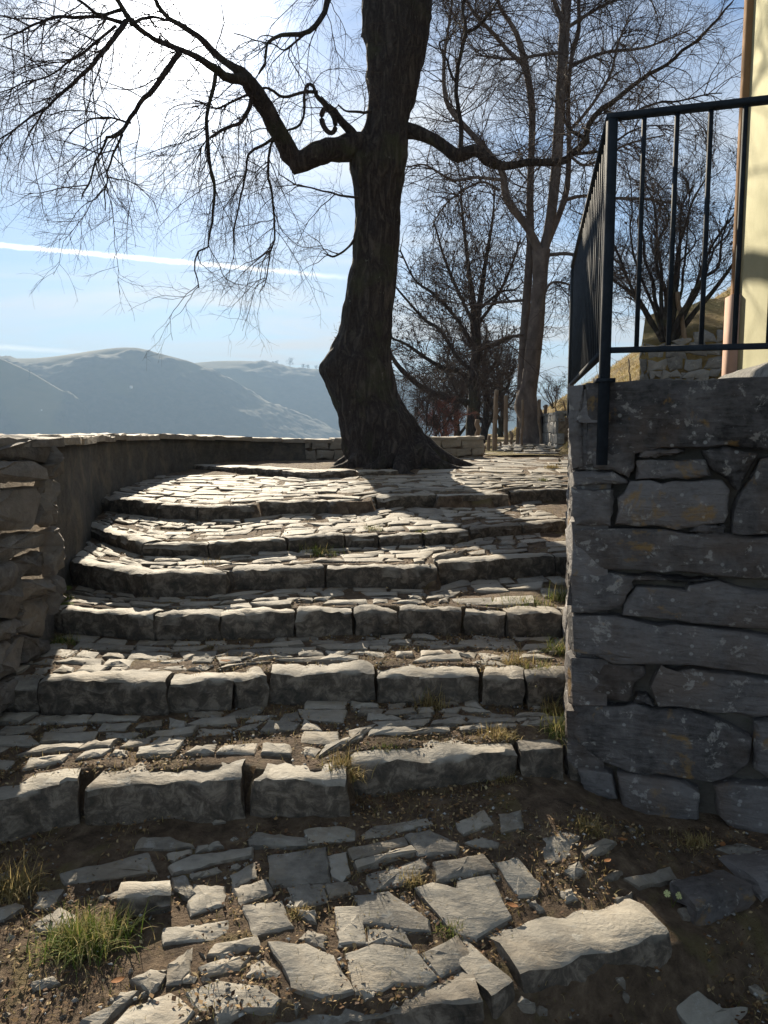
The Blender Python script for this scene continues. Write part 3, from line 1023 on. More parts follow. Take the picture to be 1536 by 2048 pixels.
# ------------------------------------------------------------------ walls of stones set in a vertical face
def wall_stone(poly_uv, frame, thick, mat, parent, r, n=14, bev=0.014, proud=0.0, relief=0.006, yaw=0.015, name='stone', dome=0.008):
    o, u, v, nrm = frame
    V, F = stone_rings(poly_uv, n, thick, bev, r, relief=relief, dome=dome)
    c = V.mean(0)
    a, b = r.standard_normal(2) * yaw
    w_ = V[:, 2] + proud + a * (V[:, 0] - c[0]) + b * (V[:, 1] - c[1])
    Wd = o + V[:, :1] * u + V[:, 1:2] * v + w_[:, None] * nrm
    Wd = Wd + 0.006 * np.stack([vnoise(Wd, 13.0, 60 + k) for k in (0, 5, 9)], -1)
    return build(name, Wd, F, mat, parent, sharp=50)


def frame_of(p0, p1):
    """vertical frame with u from p0 to p1, facing right-hand side -> towards the viewer side (u x z)"""
    p0, p1 = np.array([*p0, 0.0]), np.array([*p1, 0.0])
    u = norm(p1 - p0)
    v = np.array([0, 0, 1.0])
    return p0, u, v, np.cross(u, v)


def uv_of(p, fr):
    d = np.asarray(p) - fr[0]
    return np.array([np.dot(d, fr[1]), np.dot(d, fr[2])])


def coursed(parent, fr, L, z0, z1, hmean, wmean, mat, seed, thick=0.2, n=9, bev=0.012, zbot=None, ztop=None, proud=0.0, gap=0.012, name='stone', rough=1.0):
    """random coursed rubble over a face; zbot/ztop functions of u"""
    r = np.random.default_rng(seed)
    z = z0
    while z < z1 - 0.02:
        h = hmean * r.uniform(0.65, 1.4)
        if z + h > z1 - hmean * 0.4:
            h = z1 - z
        u = -wmean * r.random()
        while u < L:
            wd = wmean * r.uniform(0.5, 1.6)
            a, b = max(u, 0), min(u + wd, L)
            u += wd
            if b - a < 0.04:
                continue
            mid = (a + b) / 2
            lo, hi = z, z + h
            if ztop is not None:
                hi = min(hi, ztop(mid))
            if zbot is not None:
                lo = max(lo, zbot(mid))
            if hi - lo < 0.035:
                continue
            j = r.normal(0, 0.012 * rough, (6, 2)) * min(1, h / 0.12)
            P = np.array([[a + gap / 2, lo + gap / 2], [mid, lo + gap / 2], [b - gap / 2, lo + gap / 2], [b - gap / 2, hi - gap / 2], [mid, hi - gap / 2], [a + gap / 2, hi - gap / 2]]) + j
            wall_stone(P, fr, thick, mat, parent, r, n=n, bev=bev, proud=proud + r.normal(0, 0.008 * rough), name=name)
        z += h


# --- right retaining wall under the railing
WC = np.array([0.79, 3.2])
WDIR = np.array([0.957, -0.29])
WEND = WC + WDIR * 2.1
FR = frame_of(WC, WEND)
rw = empty('stone_wall', (1.2, 3.1, 0), 'tall dark retaining wall of big lichened blocks under the steel railing', 'wall')
def wallpoly(pl, fr, ox, oy, sc):
    return np.array([uv_of(onplane(ox + sc * a, oy + sc * b, fr[0], fr[3]), fr) for a, b in pl])
R_ = 2250
RW = [[(255, 60), (R_, -30), (R_, 372), (1060, 345), (860, 322), (740, 338), (540, 322), (300, 345), (252, 400)],
      [(188, 65), (250, 60), (246, 420), (200, 428), (190, 300)],
      [(202, 437), (370, 430), (440, 468), (440, 485), (280, 492), (205, 492)], [(290, 355), (468, 345), (465, 430), (440, 458), (370, 424), (290, 420)],
      [(472, 385), (780, 385), (802, 450), (700, 465), (472, 466)], [(490, 337), (660, 332), (680, 350), (560, 372), (482, 372)],
      [(755, 350), (850, 330), (985, 358), (960, 420), (905, 510), (870, 470), (812, 430)], [(1005, 375), (1060, 362), (1500, 372), (1500, 722), (1060, 706), (882, 700), (887, 660), (907, 560)],
      [(1520, 375), (R_, 385), (R_, 740), (1520, 725)],
      [(395, 545), (450, 475), (840, 474), (865, 500), (868, 620), (850, 652), (640, 682), (387, 655)], [(198, 502), (375, 512), (378, 560), (365, 660), (215, 667), (197, 600)],
      [(700, 685), (740, 658), (860, 665), (850, 695), (770, 705)], [(195, 682), (420, 677), (700, 692), (1060, 717), (1600, 745), (1600, 945), (1060, 898), (800, 888), (480, 853), (200, 850)],
      [(1620, 750), (R_, 780), (R_, 990), (1620, 948)],
      [(195, 870), (360, 865), (465, 880), (460, 930), (408, 1020), (280, 1035), (200, 1032)], [(430, 1000), (478, 927), (680, 940), (690, 912), (820, 907), (1060, 957), (1420, 1000), (1420, 1160), (1060, 1112), (840, 1102), (700, 1082), (560, 1062), (405, 1045)],
      [(1440, 1000), (R_, 1040), (R_, 1250), (1440, 1160)],
      [(420, 880), (560, 879), (830, 900), (640, 907), (430, 892)], [(202, 1050), (300, 1047), (560, 1078), (830, 1112), (1060, 1142), (1700, 1210), (1700, 1390), (1060, 1300), (700, 1265), (370, 1245), (290, 1217), (205, 1200)],
      [(192, 1247), (330, 1247), (508, 1268), (513, 1300), (468, 1340), (463, 1393), (440, 1418), (200, 1395)], [(532, 1350), (582, 1272), (1060, 1322), (1500, 1380), (1500, 1560), (1060, 1482), (800, 1465), (640, 1448), (562, 1428)],
      [(1520, 1385), (R_, 1470), (R_, 1680), (1520, 1565)],
      [(475, 1392), (530, 1400), (556, 1438), (470, 1428)], [(207, 1428), (560, 1445), (880, 1512), (968, 1580), (958, 1700), (900, 1738), (800, 1758), (690, 1752), (400, 1708), (330, 1688), (240, 1622), (207, 1560)],
      [(985, 1500), (1060, 1495), (1500, 1575), (1500, 1830), (1060, 1755), (982, 1705)],
      [(392, 1722), (560, 1747), (680, 1772), (743, 1802), (756, 1840), (738, 1920), (600, 1935), (412, 1870)], [(222, 1702), (370, 1722), (388, 1830), (260, 1832)],
      [(812, 1772), (1060, 1768), (1500, 1840), (1500, 2100), (1060, 2010), (880, 1962), (822, 1900)]]
wr = np.random.default_rng(21)
for pl in RW:
    uv = wallpoly(pl, FR, 1050, 740, 0.4687)
    wall_stone(uv, FR, 0.22, M['wall'], rw, wr, n=26, bev=0.013, proud=wr.normal(0, 0.008), relief=0.0015, yaw=0.008, dome=0.004)
# dark mortar core, set back behind the stone faces
WTOP = float(onplane(1145, 769, FR[0], FR[3])[2])
SDIR = norm(np.array([0.232, 1.0]))
SEND = WC + SDIR * 3.3
core = []
fi = 0.07
nin = np.array([-FR[3][0], -FR[3][1]])
sin_ = np.array([SDIR[1], -SDIR[0]])
A = WC + nin * fi + sin_ * fi
Bp = WEND + nin * fi
Cp = SEND + sin_ * fi
Dp = np.array([WEND[0] + 1.2, SEND[1]])
V = np.array([[*p, z] for z in (-0.45, WTOP - 0.03) for p in (A, Bp, Dp, Cp)])
build('mortar_core', V, np.array([[0, 1, 5, 4], [1, 2, 6, 5], [2, 3, 7, 6], [3, 0, 4, 7], [4, 5, 6, 7]]), M['parapet'], rw, smooth=False)
# side of the wall along the steps
FS = frame_of(SEND, WC)
FSn = FS[3]
coursed(rw, FS, 3.3, 0.0, WTOP - 0.02, 0.17, 0.42, M['wall'], 23, thick=0.15, n=10, proud=0.0)
tz = WTOP - 0.028
terr = struct(obj('terrace_ground', mesh_np('terrace_ground', np.array([[*A, tz], [*Bp, tz], [9, 1.5, tz], [9, 11, tz], [2.6, 11, tz], [*Cp, tz]]) + np.array([0, 0, 0.004]), np.array([[0, 1, 2, 3, 4, 5]]), smooth=False), M['soil']))

# --- near left wall
LX = -1.80
FL = frame_of((LX, 4.32), (LX + 0.03, 2.2))
FL = (FL[0], FL[1], FL[2], -FL[3] if FL[3][0] < 0 else FL[3])
lw = empty('stone_wall', (-1.9, 3.6, 0), 'rough stone wall end with stepped blocks left of the steps', 'wall')
N_ = -700
LW = [[(N_, 110), (0, 92), (205, 57), (318, 62), (328, 120), (310, 215), (250, 203), (0, 193), (N_, 200)], [(N_, 212), (0, 202), (190, 197), (268, 240), (275, 318), (0, 333), (N_, 350)],
      [(N_, 375), (0, 357), (230, 352), (255, 420), (235, 610), (100, 650), (N_, 700)], [(-300, 740), (0, 705), (200, 645), (300, 662), (310, 738), (200, 758), (60, 848), (-300, 880)],
      [(105, 842), (300, 765), (320, 850), (290, 928), (112, 958)], [(-350, 900), (60, 855), (92, 900), (92, 1080), (60, 1198), (-350, 1260)],
      [(112, 972), (310, 952), (378, 990), (360, 1038), (122, 1098)], [(72, 1122), (150, 1112), (155, 1198), (72, 1213)], [(162, 1102), (330, 1062), (340, 1140), (310, 1330), (150, 1298), (168, 1210)],
      [(-300, 1290), (50, 1205), (165, 1240), (30, 1343), (-300, 1440)], [(-300, 1460), (30, 1355), (128, 1315), (148, 1488), (60, 1568), (-300, 1720)], [(145, 1312), (310, 1342), (330, 1420), (250, 1498), (155, 1498)],
      [(-250, 1730), (45, 1585), (55, 1740), (-250, 1990)], [(322, 75), (358, 150), (365, 300), (315, 305), (292, 222), (315, 210)], [(300, 315), (370, 318), (370, 600), (330, 620), (262, 598), (262, 430)],
      [(320, 640), (378, 620), (383, 900), (342, 940), (322, 850), (330, 740)], [(335, 960), (388, 925), (393, 1100), (350, 1180), (342, 1050)]]
for k, pl in enumerate(LW):
    uv = wallpoly(pl, FL, 0, 860, 0.3125)
    uv[:, 0] = np.clip(uv[:, 0], -0.3, 2.0)
    pr = [0.0, 0.03, 0.0, -0.01, -0.02, 0.04, 0.01, 0.0, -0.02, 0.03, 0.02, 0.0, 0.05, 0.02, 0.0, 0.02, 0.02][k]
    wall_stone(uv, FL, 0.3, M['left'], lw, wr, n=22, bev=0.02, proud=pr, relief=0.010, yaw=0.02, dome=0.014)
V, F = box((LX - 0.33, 3.3, 0.55), (0.54, 1.95, 1.82))
build('mortar_core', V, F, M['left'], lw, smooth=False)
for k in range(5):
    y0 = 4.34 - 0.42 * k
    P = np.array([[LX - 0.52, y0 - 0.40, 1.505], [LX + 0.01, y0 - 0.40, 1.50], [LX + 0.02, y0, 1.50], [LX - 0.52, y0, 1.505]])
    flat_stone('cap_stone', P, 0.05, M['left'], lw, n=16, bev=0.012, tilt=0.012, relief=0.006, r=wr)

# --- curved parapet round the platform
PAR = np.array([[-1.98, 4.30, 1.49], [-2.12, 5.3, 1.49], [-2.48, 6.7, 1.48], [-2.64, 7.9, 1.475], [-2.68, 9.4, 1.46], [-2.52, 10.7, 1.44], [-2.05, 11.5, 1.41], [-1.2, 11.95, 1.38]])
pp = smooth_path(PAR, 90)
T = norm(np.gradient(pp[:, :2], axis=0))
NR = np.stack([T[:, 1], -T[:, 0]], -1)
par = empty('parapet_wall', (-2.5, 8.0, 0.9), 'curved dark parapet wall with pale cap slabs round the platform', 'wall')
rowz = np.linspace(0, 1, 9)
G = np.zeros((90, 9, 3))
for j, f in enumerate(rowz):
    base = ground_z(np.clip(pp[:, 0] + 0.1, -2.9, 9), pp[:, 1]) - 0.15
    base = np.minimum(base, 1.0)
    G[:, j, :2] = pp[:, :2] - NR * 0.03 * f
    G[:, j, 2] = base + (pp[:, 2] - 0.045 - base) * f
G += 0.022 * np.stack([fbm(G, 3.2, s) for s in (5, 6, 7)], -1) + 0.008 * np.stack([fbm(G, 17, s) for s in (15, 16, 17)], -1)
B2 = G.copy()
B2[:, :, :2] = pp[:, None, :2] - NR[:, None, :] * 0.46
Vv = np.concatenate([G, B2[:, ::-1]], 1)
build('wall_body', Vv.reshape(-1, 3), grid_faces(90, 18, False), M['parapet'], par)
cr = np.random.default_rng(6)
k = 0
while k < 88:
    w_ = int(cr.integers(5, 10))
    a, b = k, min(k + w_, 89)
    k = b
    if b - a < 2:
        break
    q = np.linspace(a, b, 4)
    fr_ = lambda off, tt: np.array([[np.interp(i, range(90), pp[:, 0]) + off * np.interp(i, range(90), NR[:, 0]), np.interp(i, range(90), pp[:, 1]) + off * np.interp(i, range(90), NR[:, 1]), np.interp(i, range(90), pp[:, 2])] for i in tt])
    q[0] += 0.1
    q[-1] -= 0.1
    P = np.vstack([fr_(0.035, q), fr_(-0.48, q[::-1])])
    flat_stone('cap_stone', P, 0.055, M['brownstone'], par, n=18, bev=0.010, tilt=0.008, relief=0.006, lift=cr.normal(0, 0.006), r=cr)

# --- low stone walls behind the big tree
def low_wall(name_label, p0, p1, z0, z1, seed, mat, hmean=0.12, wmean=0.28, thick=0.4, top=None, rough=1.0):
    e = empty('stone_wall', ((p0[0] + p1[0]) / 2, (p0[1] + p1[1]) / 2, z0), name_label, 'wall')
    fr = frame_of(p0, p1)
    L = float(np.linalg.norm(np.array(p1) - np.array(p0)))
    coursed(e, fr, L, z0, z1, hmean, wmean, mat, seed, thick=0.16, n=11, bev=0.012 + 0.006 * (rough - 1), ztop=top, rough=rough)
    c = (np.array(p0) + np.array(p1)) / 2 - fr[3][:2] * (thick / 2 + 0.03)
    V, F = box((*c, (z0 + z1) / 2 - 0.05), (L - 0.02, thick, z1 - z0 - 0.06), math.atan2(fr[1][1], fr[1][0]))
    build('mortar_core', V, F, M['soil'], e, smooth=False)
    r = np.random.default_rng(seed + 1)
    u = 0.0
    while u < L - 0.05:
        wd = min(r.uniform(0.3, 0.55), L - u)
        a = fr[0] + fr[1] * (u + 0.006)
        b = fr[0] + fr[1] * (u + wd - 0.006)
        zt = z1 if top is None else min(z1, top(u + wd / 2))
        P = np.array([a + fr[3] * 0.02, b + fr[3] * 0.02, b - fr[3] * thick, a - fr[3] * thick])
        P[:, 2] = zt + 0.035
        flat_stone('cap_stone', P, 0.05, mat, e, n=14, bev=0.01, tilt=0.012, relief=0.005, lift=r.normal(0, 0.008), r=r)
        u += wd
    return e


low_wall('low brown stone wall between the curved parapet and the big tree', (-1.22, 11.95), (0.25, 12.35), 0.95, 1.345, 61, M['brownstone'])
low_wall('short brown stone wall right of the big tree trunk', (0.27, 12.36), (1.66, 12.85), 0.95, 1.36, 63, M['brownstone'])

# --- dry wall on the slope behind the terrace, below the shrub
dw0, dw1 = (4.62, 14.2), (7.4, 13.2)
dtop = lambda u: 2.98 + 0.2 * min(u, 2.2)
e = low_wall('dry stone retaining wall on the grassy slope below the shrub', dw0, dw1, 1.6, 4.3, 65, M['greystone'], hmean=0.20, wmean=0.25, thick=0.15, top=dtop, rough=2.4)
for ch in list(e.children):
    if ch.name.startswith('cap_stone') or ch.name.startswith('mortar_core'):
        bpy.data.objects.remove(ch)
dfr = frame_of(dw0, dw1)
Vb = []
for u in np.linspace(0, 2.97, 14):
    for (off, zz_) in ((-0.03, 1.4), (-0.03, dtop(u) - 0.08), (-0.9, dtop(u) + 0.25), (-2.4, dtop(u) + 0.9)):
        p = dfr[0] + dfr[1] * u + dfr[3] * off
        Vb.append((p[0], p[1], zz_ + 0.04 * math.sin(9 * u + off)))
build('earth_bank', np.array(Vb), grid_faces(14, 4), M['drygrass'], e)

# --- low wall along the right of the path
low_wall('far low retaining wall along the right edge of the path', (5.0, 27.0), (3.66, 16.5), 1.0, 1.85, 67, M['greystone'], hmean=0.2, wmean=0.4, thick=0.5)

# ------------------------------------------------------------------ house
TH = math.radians(8)
hc = at(1466, 740, 5.0)
hc[2] = tz
hn = np.array([-math.cos(TH), math.sin(TH), 0])
hu = np.array([-math.sin(TH), -math.cos(TH), 0])       # along the wall, towards the viewer
house = empty('house', (hc[0] + 1, hc[1] - 1, tz), 'pale yellow plastered house with ochre corner trim behind the railing', 'house')
def prism(foot, z0, z1):
    n = len(foot)
    V = np.array([[p[0], p[1], z] for z in (z0, z1) for p in foot])
    return V, [grid_faces(2, n, True), np.array([list(range(n))[::-1]]), np.array([list(range(n, 2 * n))])]
def rect(a, b, dep):
    """foot print: from u=a to u=b along wall, dep = (out, in)"""
    return [hc + hu * a + hn * dep[0], hc + hu * b + hn * dep[0], hc + hu * b - hn * dep[1], hc + hu * a - hn * dep[1]]
V, F = prism(rect(0.06, 4.2, (0.0, 4.0)), tz, 8.2)
build('wall', V, F, M['plaster'], house, smooth=False)
V, F = prism(rect(-0.055, 0.0, (0.022, 3.9)), tz + 0.68, 8.2)
V2, F2 = prism(rect(-0.055, 0.058, (0.022, 0.4)), tz + 0.68, 8.2)
build('corner_trim', V2, F2, M['trim'], house, smooth=False)
V2, F2 = prism(rect(-0.085, 0.085, (0.045, 0.4)), tz, tz + 0.678)
build('trim_base', V2, F2, M['trimbase'], house, smooth=False)
# rough plinth, battered
ns = 30
G = np.zeros((ns, 6, 3))
for i, u in enumerate(np.linspace(0.09, 4.2, ns)):
    for j, (o_, h_) in enumerate(((0.17, 0.0), (0.155, 0.08), (0.13, 0.14), (0.08, 0.17), (0.02, 0.19), (-0.02, 0.2))):
        rise = 1.0 + 0.15 * u
        G[i, j] = hc + hu * u + hn * o_ + np.array([0, 0, h_ * rise])
G += 0.010 * np.stack([fbm(G, 14, s) for s in (51, 52, 53)], -1)
build('plinth', G.reshape(-1, 3), grid_faces(ns, 6), M['roughcast'], house)
V, F = prism([hc + hu * -0.6 + hn * 0.6, hc + hu * 4.8 + hn * 0.6, hc + hu * 4.8 - hn * 4.6, hc + hu * -0.6 - hn * 4.6], 8.2, 8.35)
build('roof', V, F, M['wood'], house, smooth=False)

# ------------------------------------------------------------------ railing
rail = empty('railing', (0.87, 3.2, WTOP), 'dark painted steel railing on top of the right stone wall', 'railing')
fo = np.array([FR[3][0], FR[3][1], 0])         # outwards from the wall face
pu = lambda u, off: np.array([*(WC + WDIR * u), 0.0]) + fo * off
upost = 0.105
def addbar(name, a, b, wx, wy=None, parent=rail):
    V, F = bar(a, b, wx, wy or wx)
    return build(name, V, F, M['steel'], parent, smooth=False)
ztop, zlow = 2.74, 1.855
p = pu(upost, 0.035)
addbar('post', (p[0], p[1], 1.40), (p[0], p[1], ztop - 0.010), 0.038)
V, F = box((p[0], p[1], WTOP + 0.012), (0.07, 0.07, 0.016))
build('post_collar', V, F, M['steel'], rail, smooth=False)
addbar('top_rail', pu(upost - 0.022, 0.035) + [0, 0, ztop], pu(2.05, 0.035) + [0, 0, ztop], 0.045, 0.022)
addbar('bottom_rail', pu(upost + 0.022, 0.035) + [0, 0, zlow], pu(2.05, 0.035) + [0, 0, zlow], 0.03, 0.022)
for k in range(1, 17):
    q = pu(upost + 0.118 * k, 0.035)
    addbar('bar', (q[0], q[1], zlow + 0.011), (q[0], q[1], ztop - 0.013), 0.0155)
sp0 = p[:2]
sp1 = np.array(at(1143, 700, 6.05))[:2]
sd = norm(sp1 - sp0)
s3 = np.array([*sd, 0])
L = float(np.linalg.norm(sp1 - sp0))
P0 = np.array([*sp0, 0.0])
addbar('side_top_rail', P0 + s3 * 0.022 + [0, 0, ztop], P0 + s3 * L + [0, 0, ztop + 0.02], 0.045, 0.022)
addbar('side_bottom_rail', P0 + s3 * 0.022 + [0, 0, zlow], P0 + s3 * L + [0, 0, zlow + 0.02], 0.03, 0.022)
addbar('post', P0 + s3 * L + [0, 0, WTOP - 0.1], P0 + s3 * L + [0, 0, ztop + 0.005], 0.04)
for k in range(1, 24):
    q = P0 + s3 * (0.118 * k)
    addbar('bar', (q[0], q[1], zlow + 0.012), (q[0], q[1], ztop - 0.01), 0.0155)
addbar('brace', P0 + s3 * 0.02 + [0, 0, zlow - 0.01], P0 + s3 * 0.30 + [0, 0, WTOP - 0.02], 0.018)

# ------------------------------------------------------------------ trees
UP = np.array([0, 0, 1.0])
def spawn(P, R, count, length, ang, upb, wander, grav, N, r0, rtip, r, t0=0.15, t1=1.0, lenfall=0.45, weight=None, lean=None):
    B, n, _ = P.shape
    seg = np.linalg.norm(np.diff(P, axis=1), axis=2).sum(1)
    wgt = seg if weight is None else weight
    idx = r.choice(B, count, p=wgt / wgt.sum())
    t = r.uniform(t0, t1, count)
    f = t * (n - 1)
    i0 = np.minimum(f.astype(int), n - 2)
    fr_ = (f - i0)[:, None]
    pos = P[idx, i0] * (1 - fr_) + P[idx, i0 + 1] * fr_
    tan = norm(P[idx, i0 + 1] - P[idx, i0])
    pr = R[idx, i0] * (1 - fr_[:, 0]) + R[idx, i0 + 1] * fr_[:, 0]
    perp = r.standard_normal((count, 3))
    perp = norm(perp - (perp * tan).sum(1, keepdims=True) * tan)
    a = r.normal(ang, ang * 0.25, count)[:, None]
    d = norm(tan * np.cos(a) + perp * np.sin(a) + UP * upb)
    if lean is not None:
        d = norm(d + np.asarray(lean))
    L = length * r.uniform(0.55, 1.35, count) * (1 - lenfall * t)
    step = (L / (N - 1))[:, None]
    C = np.zeros((count, N, 3))
    C[:, 0] = pos
    for k in range(1, N):
        d = norm(d + r.standard_normal((count, 3)) * wander + UP * grav)
        C[:, k] = C[:, k - 1] + d * step
    rs = np.minimum(r0 * (0.75 + 0.5 * r.random(count)), pr * 0.8)
    rs = np.maximum(rs, rtip)
    Rr = rs[:, None] + (rtip - rs)[:, None] * np.linspace(0, 1, N)[None, :] ** 0.8
    return C, Rr


def limb_np(pts, n=24, wob=0.0, seed=0):
    """pts (px,py,D,w px) -> polyline, radii"""
    Q = np.array([[*at(a, b, D), w_ / 2 / FPX * D] for a, b, D, w_ in pts])
    S = smooth_path(Q, n)
    S[:, 3] = np.maximum(S[:, 3], 0.003)
    if wob:
        k = np.clip(np.linspace(0, 3, n), 0, 1)[:, None]
        S[:, :3] += wob * k * np.stack([fbm(S[:, :3], 2.3, seed + j) for j in (0, 9, 17)], -1)
    return S[:, :3], S[:, 3]


def limb_obj(name, P, R, mat, parent, S=10, rough=0.10):
    V, F = tubes(P[None], R[None], S, rough=rough, caps=True)
    return build(name, V, F, mat, parent)


def twigs_obj(sets, mat, parent, name='twigs'):
    Vs, Fs, o = [], [], 0
    for P, R, S in sets:
        V, F = tubes(P, R, S)
        Vs.append(V)
        Fs.append(F[0] + o)
        o += len(V)
    ob = build(name, np.vstack(Vs), np.vstack(Fs), mat, parent)
    ob['kind'] = 'stuff'
    return ob


def trunk_obj(rows, D, mat, parent, seed, flute=0.12, S=40, n=60, depthk=0.92, ridges=0.0):
    """rows: (y px, left px, right px)"""
    C = []
    for py, a, b in rows:
        c = at((a + b) / 2, py, D)
        C.append([*c, (b - a) / 2 / FPX * D])
    Q = smooth_path(np.array(C), n)
    a = np.linspace(0, 2 * np.pi, S, endpoint=False)
    G = np.zeros((n, S, 3))
    for i in range(n):
        rr = Q[i, 3]
        hgt = Q[i, 2] - Q[0, 2]
        low = math.exp(-hgt / 0.7)
        fl = 1 + (0.03 + 0.10 * low) * np.sin(a * 5 + 0.7 + 0.4 * hgt) + (0.02 + 0.05 * low) * np.sin(a * 9 + 2 + 0.6 * hgt)
        G[i, :, 0] = Q[i, 0] + rr * np.cos(a) * (1 + (fl - 1) * 0.7)
        G[i, :, 1] = Q[i, 1] + rr * depthk * np.sin(a) * fl
        G[i, :, 2] = Q[i, 2]
    nv = fbm(G, 3.5, seed, 3)
    st = G.copy()
    st[..., 2] *= 0.25
    nv2 = fbm(st, 16, seed + 4, 2)
    d = G - Q[:, None, :3]
    G = Q[:, None, :3] + d * (1 + flute * 0.45 * nv + 0.05 * nv2 + ridges * (np.abs(fbm(st, 7.0, seed + 8, 3)) - 0.4))[..., None]
    return build('trunk', G.reshape(-1, 3), grid_faces(n, S, True), mat, parent)


# --- the big old tree on the platform
T0 = np.random.default_rng(101)
big = empty('old_tree', (0.1, 10.5, 1.03), 'huge leaning bare tree with dark trunk on the platform', 'tree')
TD = 10.5
trunk_obj([(960, 660, 925), (935, 682, 897), (915, 686, 880), (880, 683, 855), (854, 678, 836), (834, 674, 821), (800, 663, 799), (770, 653, 788), (737, 644, 782), (717, 650, 780), (690, 664, 780), (660, 678, 780), (600, 690, 786), (525, 702, 793), (450, 711, 798), (400, 712, 801), (350, 704, 805), (320, 703, 810), (285, 716, 815), (245, 730, 815), (200, 739, 828), (140, 737, 841), (75, 732, 852), (30, 729, 857)], TD, M['bark'], big, 71, S=110, n=150, ridges=0.02)
for q, (ang_, ln_, r_) in enumerate(((-2.6, 0.75, 0.15), (-1.9, 0.6, 0.14), (-1.25, 0.7, 0.16), (-0.6, 0.95, 0.17), (-0.1, 1.05, 0.16), (0.6, 0.8, 0.14), (2.9, 0.6, 0.14))):
    c_ = np.array([0.10, 10.5, 1.05])
    d_ = np.array([math.cos(ang_), math.sin(ang_), 0])
    sd_ = np.array([-d_[1], d_[0], 0])
    P = np.array([c_ + d_ * 0.35 + UP_ * 0.30 for UP_ in [np.array([0, 0, 1.0])]] + [c_ + d_ * (0.35 + ln_ * f) + sd_ * 0.14 * math.sin(4 * f + q) + np.array([0, 0, 0.30 * (1 - f) ** 2.2 - 0.05 - 0.05 * f]) for f in (0.25, 0.5, 0.75, 1.0)])
    Q = smooth_path(np.c_[P, [r_, r_ * 0.9, r_ * 0.68, r_ * 0.45, r_ * 0.2]], 22)
    V, F = tubes(Q[None, :, :3], Q[None, :, 3], 14, rough=0.16, caps=True)
    build('root', V, F, M['bark'], big)
BL = {}   # limb list: points px,py,D,w
def addl(key, pts, **kw):
    kw.setdefault('wob', 0.045)
    kw.setdefault('seed', len(BL) * 5)
    k = 1.0 if key.startswith('fork') else 0.62 if key in ('stub', 'left', 'right') else 0.72
    pts = [(a, b, c, d * k) for a, b, c, d in pts]
    BL[key] = limb_np(pts, **kw)
addl('fork_a', [(764, 70, 10.5, 72), (757, 0, 10.5, 62), (748, -120, 10.5, 50), (720, -330, 10.4, 36), (690, -600, 10.2, 18)], wob=0.1)
addl('fork_b', [(822, 75, 10.5, 70), (832, 0, 10.5, 62), (850, -120, 10.6, 50), (890, -330, 10.9, 34), (930, -600, 11.2, 16)], wob=0.1)
addl('stub', [(750, 285, 10.5, 70), (715, 293, 10.4, 84), (670, 302, 10.25, 76), (625, 312, 10.1, 70), (596, 322, 10.02, 66), (580, 327, 10.0, 58)], n=18)
addl('left', [(600, 325, 10.05, 50), (583, 312, 10.0, 60), (570, 288, 9.95, 58), (548, 248, 9.8, 55), (525, 205, 9.7, 54), (503, 178, 9.6, 50), (488, 162, 9.5, 42), (458, 155, 9.4, 27), (430, 140, 9.3, 25), (403, 124, 9.1, 20), (360, 103, 8.9, 17), (308, 80, 8.7, 15), (275, 60, 8.5, 15), (252, 38, 8.4, 15), (232, 0, 8.3, 13), (205, -70, 8.1, 12), (160, -160, 7.9, 6)], n=44)
addl('left_up', [(498, 172, 9.6, 34), (490, 150, 9.5, 32), (470, 136, 9.45, 22), (432, 110, 9.4, 17), (406, 81, 9.3, 15), (374, 57, 9.2, 13), (331, 33, 9.0, 12), (303, -3, 8.9, 10), (270, -80, 8.7, 9), (250, -180, 8.5, 4)])
addl('glare_down', [(360, 104, 8.9, 16), (335, 140, 8.8, 15), (318, 168, 8.75, 14), (300, 190, 8.7, 14), (285, 210, 8.7, 12), (262, 245, 8.65, 11), (240, 275, 8.6, 9), (217, 277, 8.55, 8), (205, 305, 8.55, 6), (170, 372, 8.5, 5), (165, 400, 8.5, 3)])
addl('glare_down2', [(245, 268, 8.6, 7), (228, 305, 8.6, 6), (215, 340, 8.6, 5), (213, 385, 8.6, 4), (216, 430, 8.6, 3)])
addl('glare_side', [(262, 246, 8.65, 6), (215, 243, 8.6, 5), (165, 250, 8.5, 4), (140, 268, 8.5, 3)])
addl('hang', [(432, 142, 9.3, 12), (427, 180, 9.25, 11), (415, 225, 9.2, 10), (412, 280, 9.2, 10), (421, 325, 9.2, 9), (430, 372, 9.2, 8), (427, 430, 9.2, 7), (417, 475, 9.2, 6), (421, 492, 9.2, 5), (402, 500, 9.15, 5), (392, 540, 9.1, 4), (396, 580, 9.1, 3)])
addl('e', [(503, 198, 9.65, 13), (497, 218, 9.6, 12), (480, 245, 9.5, 10), (450, 262, 9.4, 8), (420, 276, 9.3, 5), (400, 300, 9.2, 3)])
addl('f', [(500, 188, 9.6, 7), (450, 207, 9.5, 6), (425, 217, 9.4, 5), (400, 205, 9.3, 4), (380, 195, 9.3, 3)])
addl('g', [(556, 268, 9.85, 8), (530, 288, 9.75, 8), (505, 305, 9.7, 7), (494, 345, 9.6, 6), (480, 400, 9.6, 5), (470, 460, 9.6, 4), (465, 500, 9.6, 3)])
addl('h', [(556, 270, 9.85, 8), (542, 292, 9.8, 7), (536, 330, 9.8, 7), (540, 400, 9.8, 6), (556, 468, 9.8, 5), (535, 510, 9.8, 4), (530, 570, 9.8, 3)])
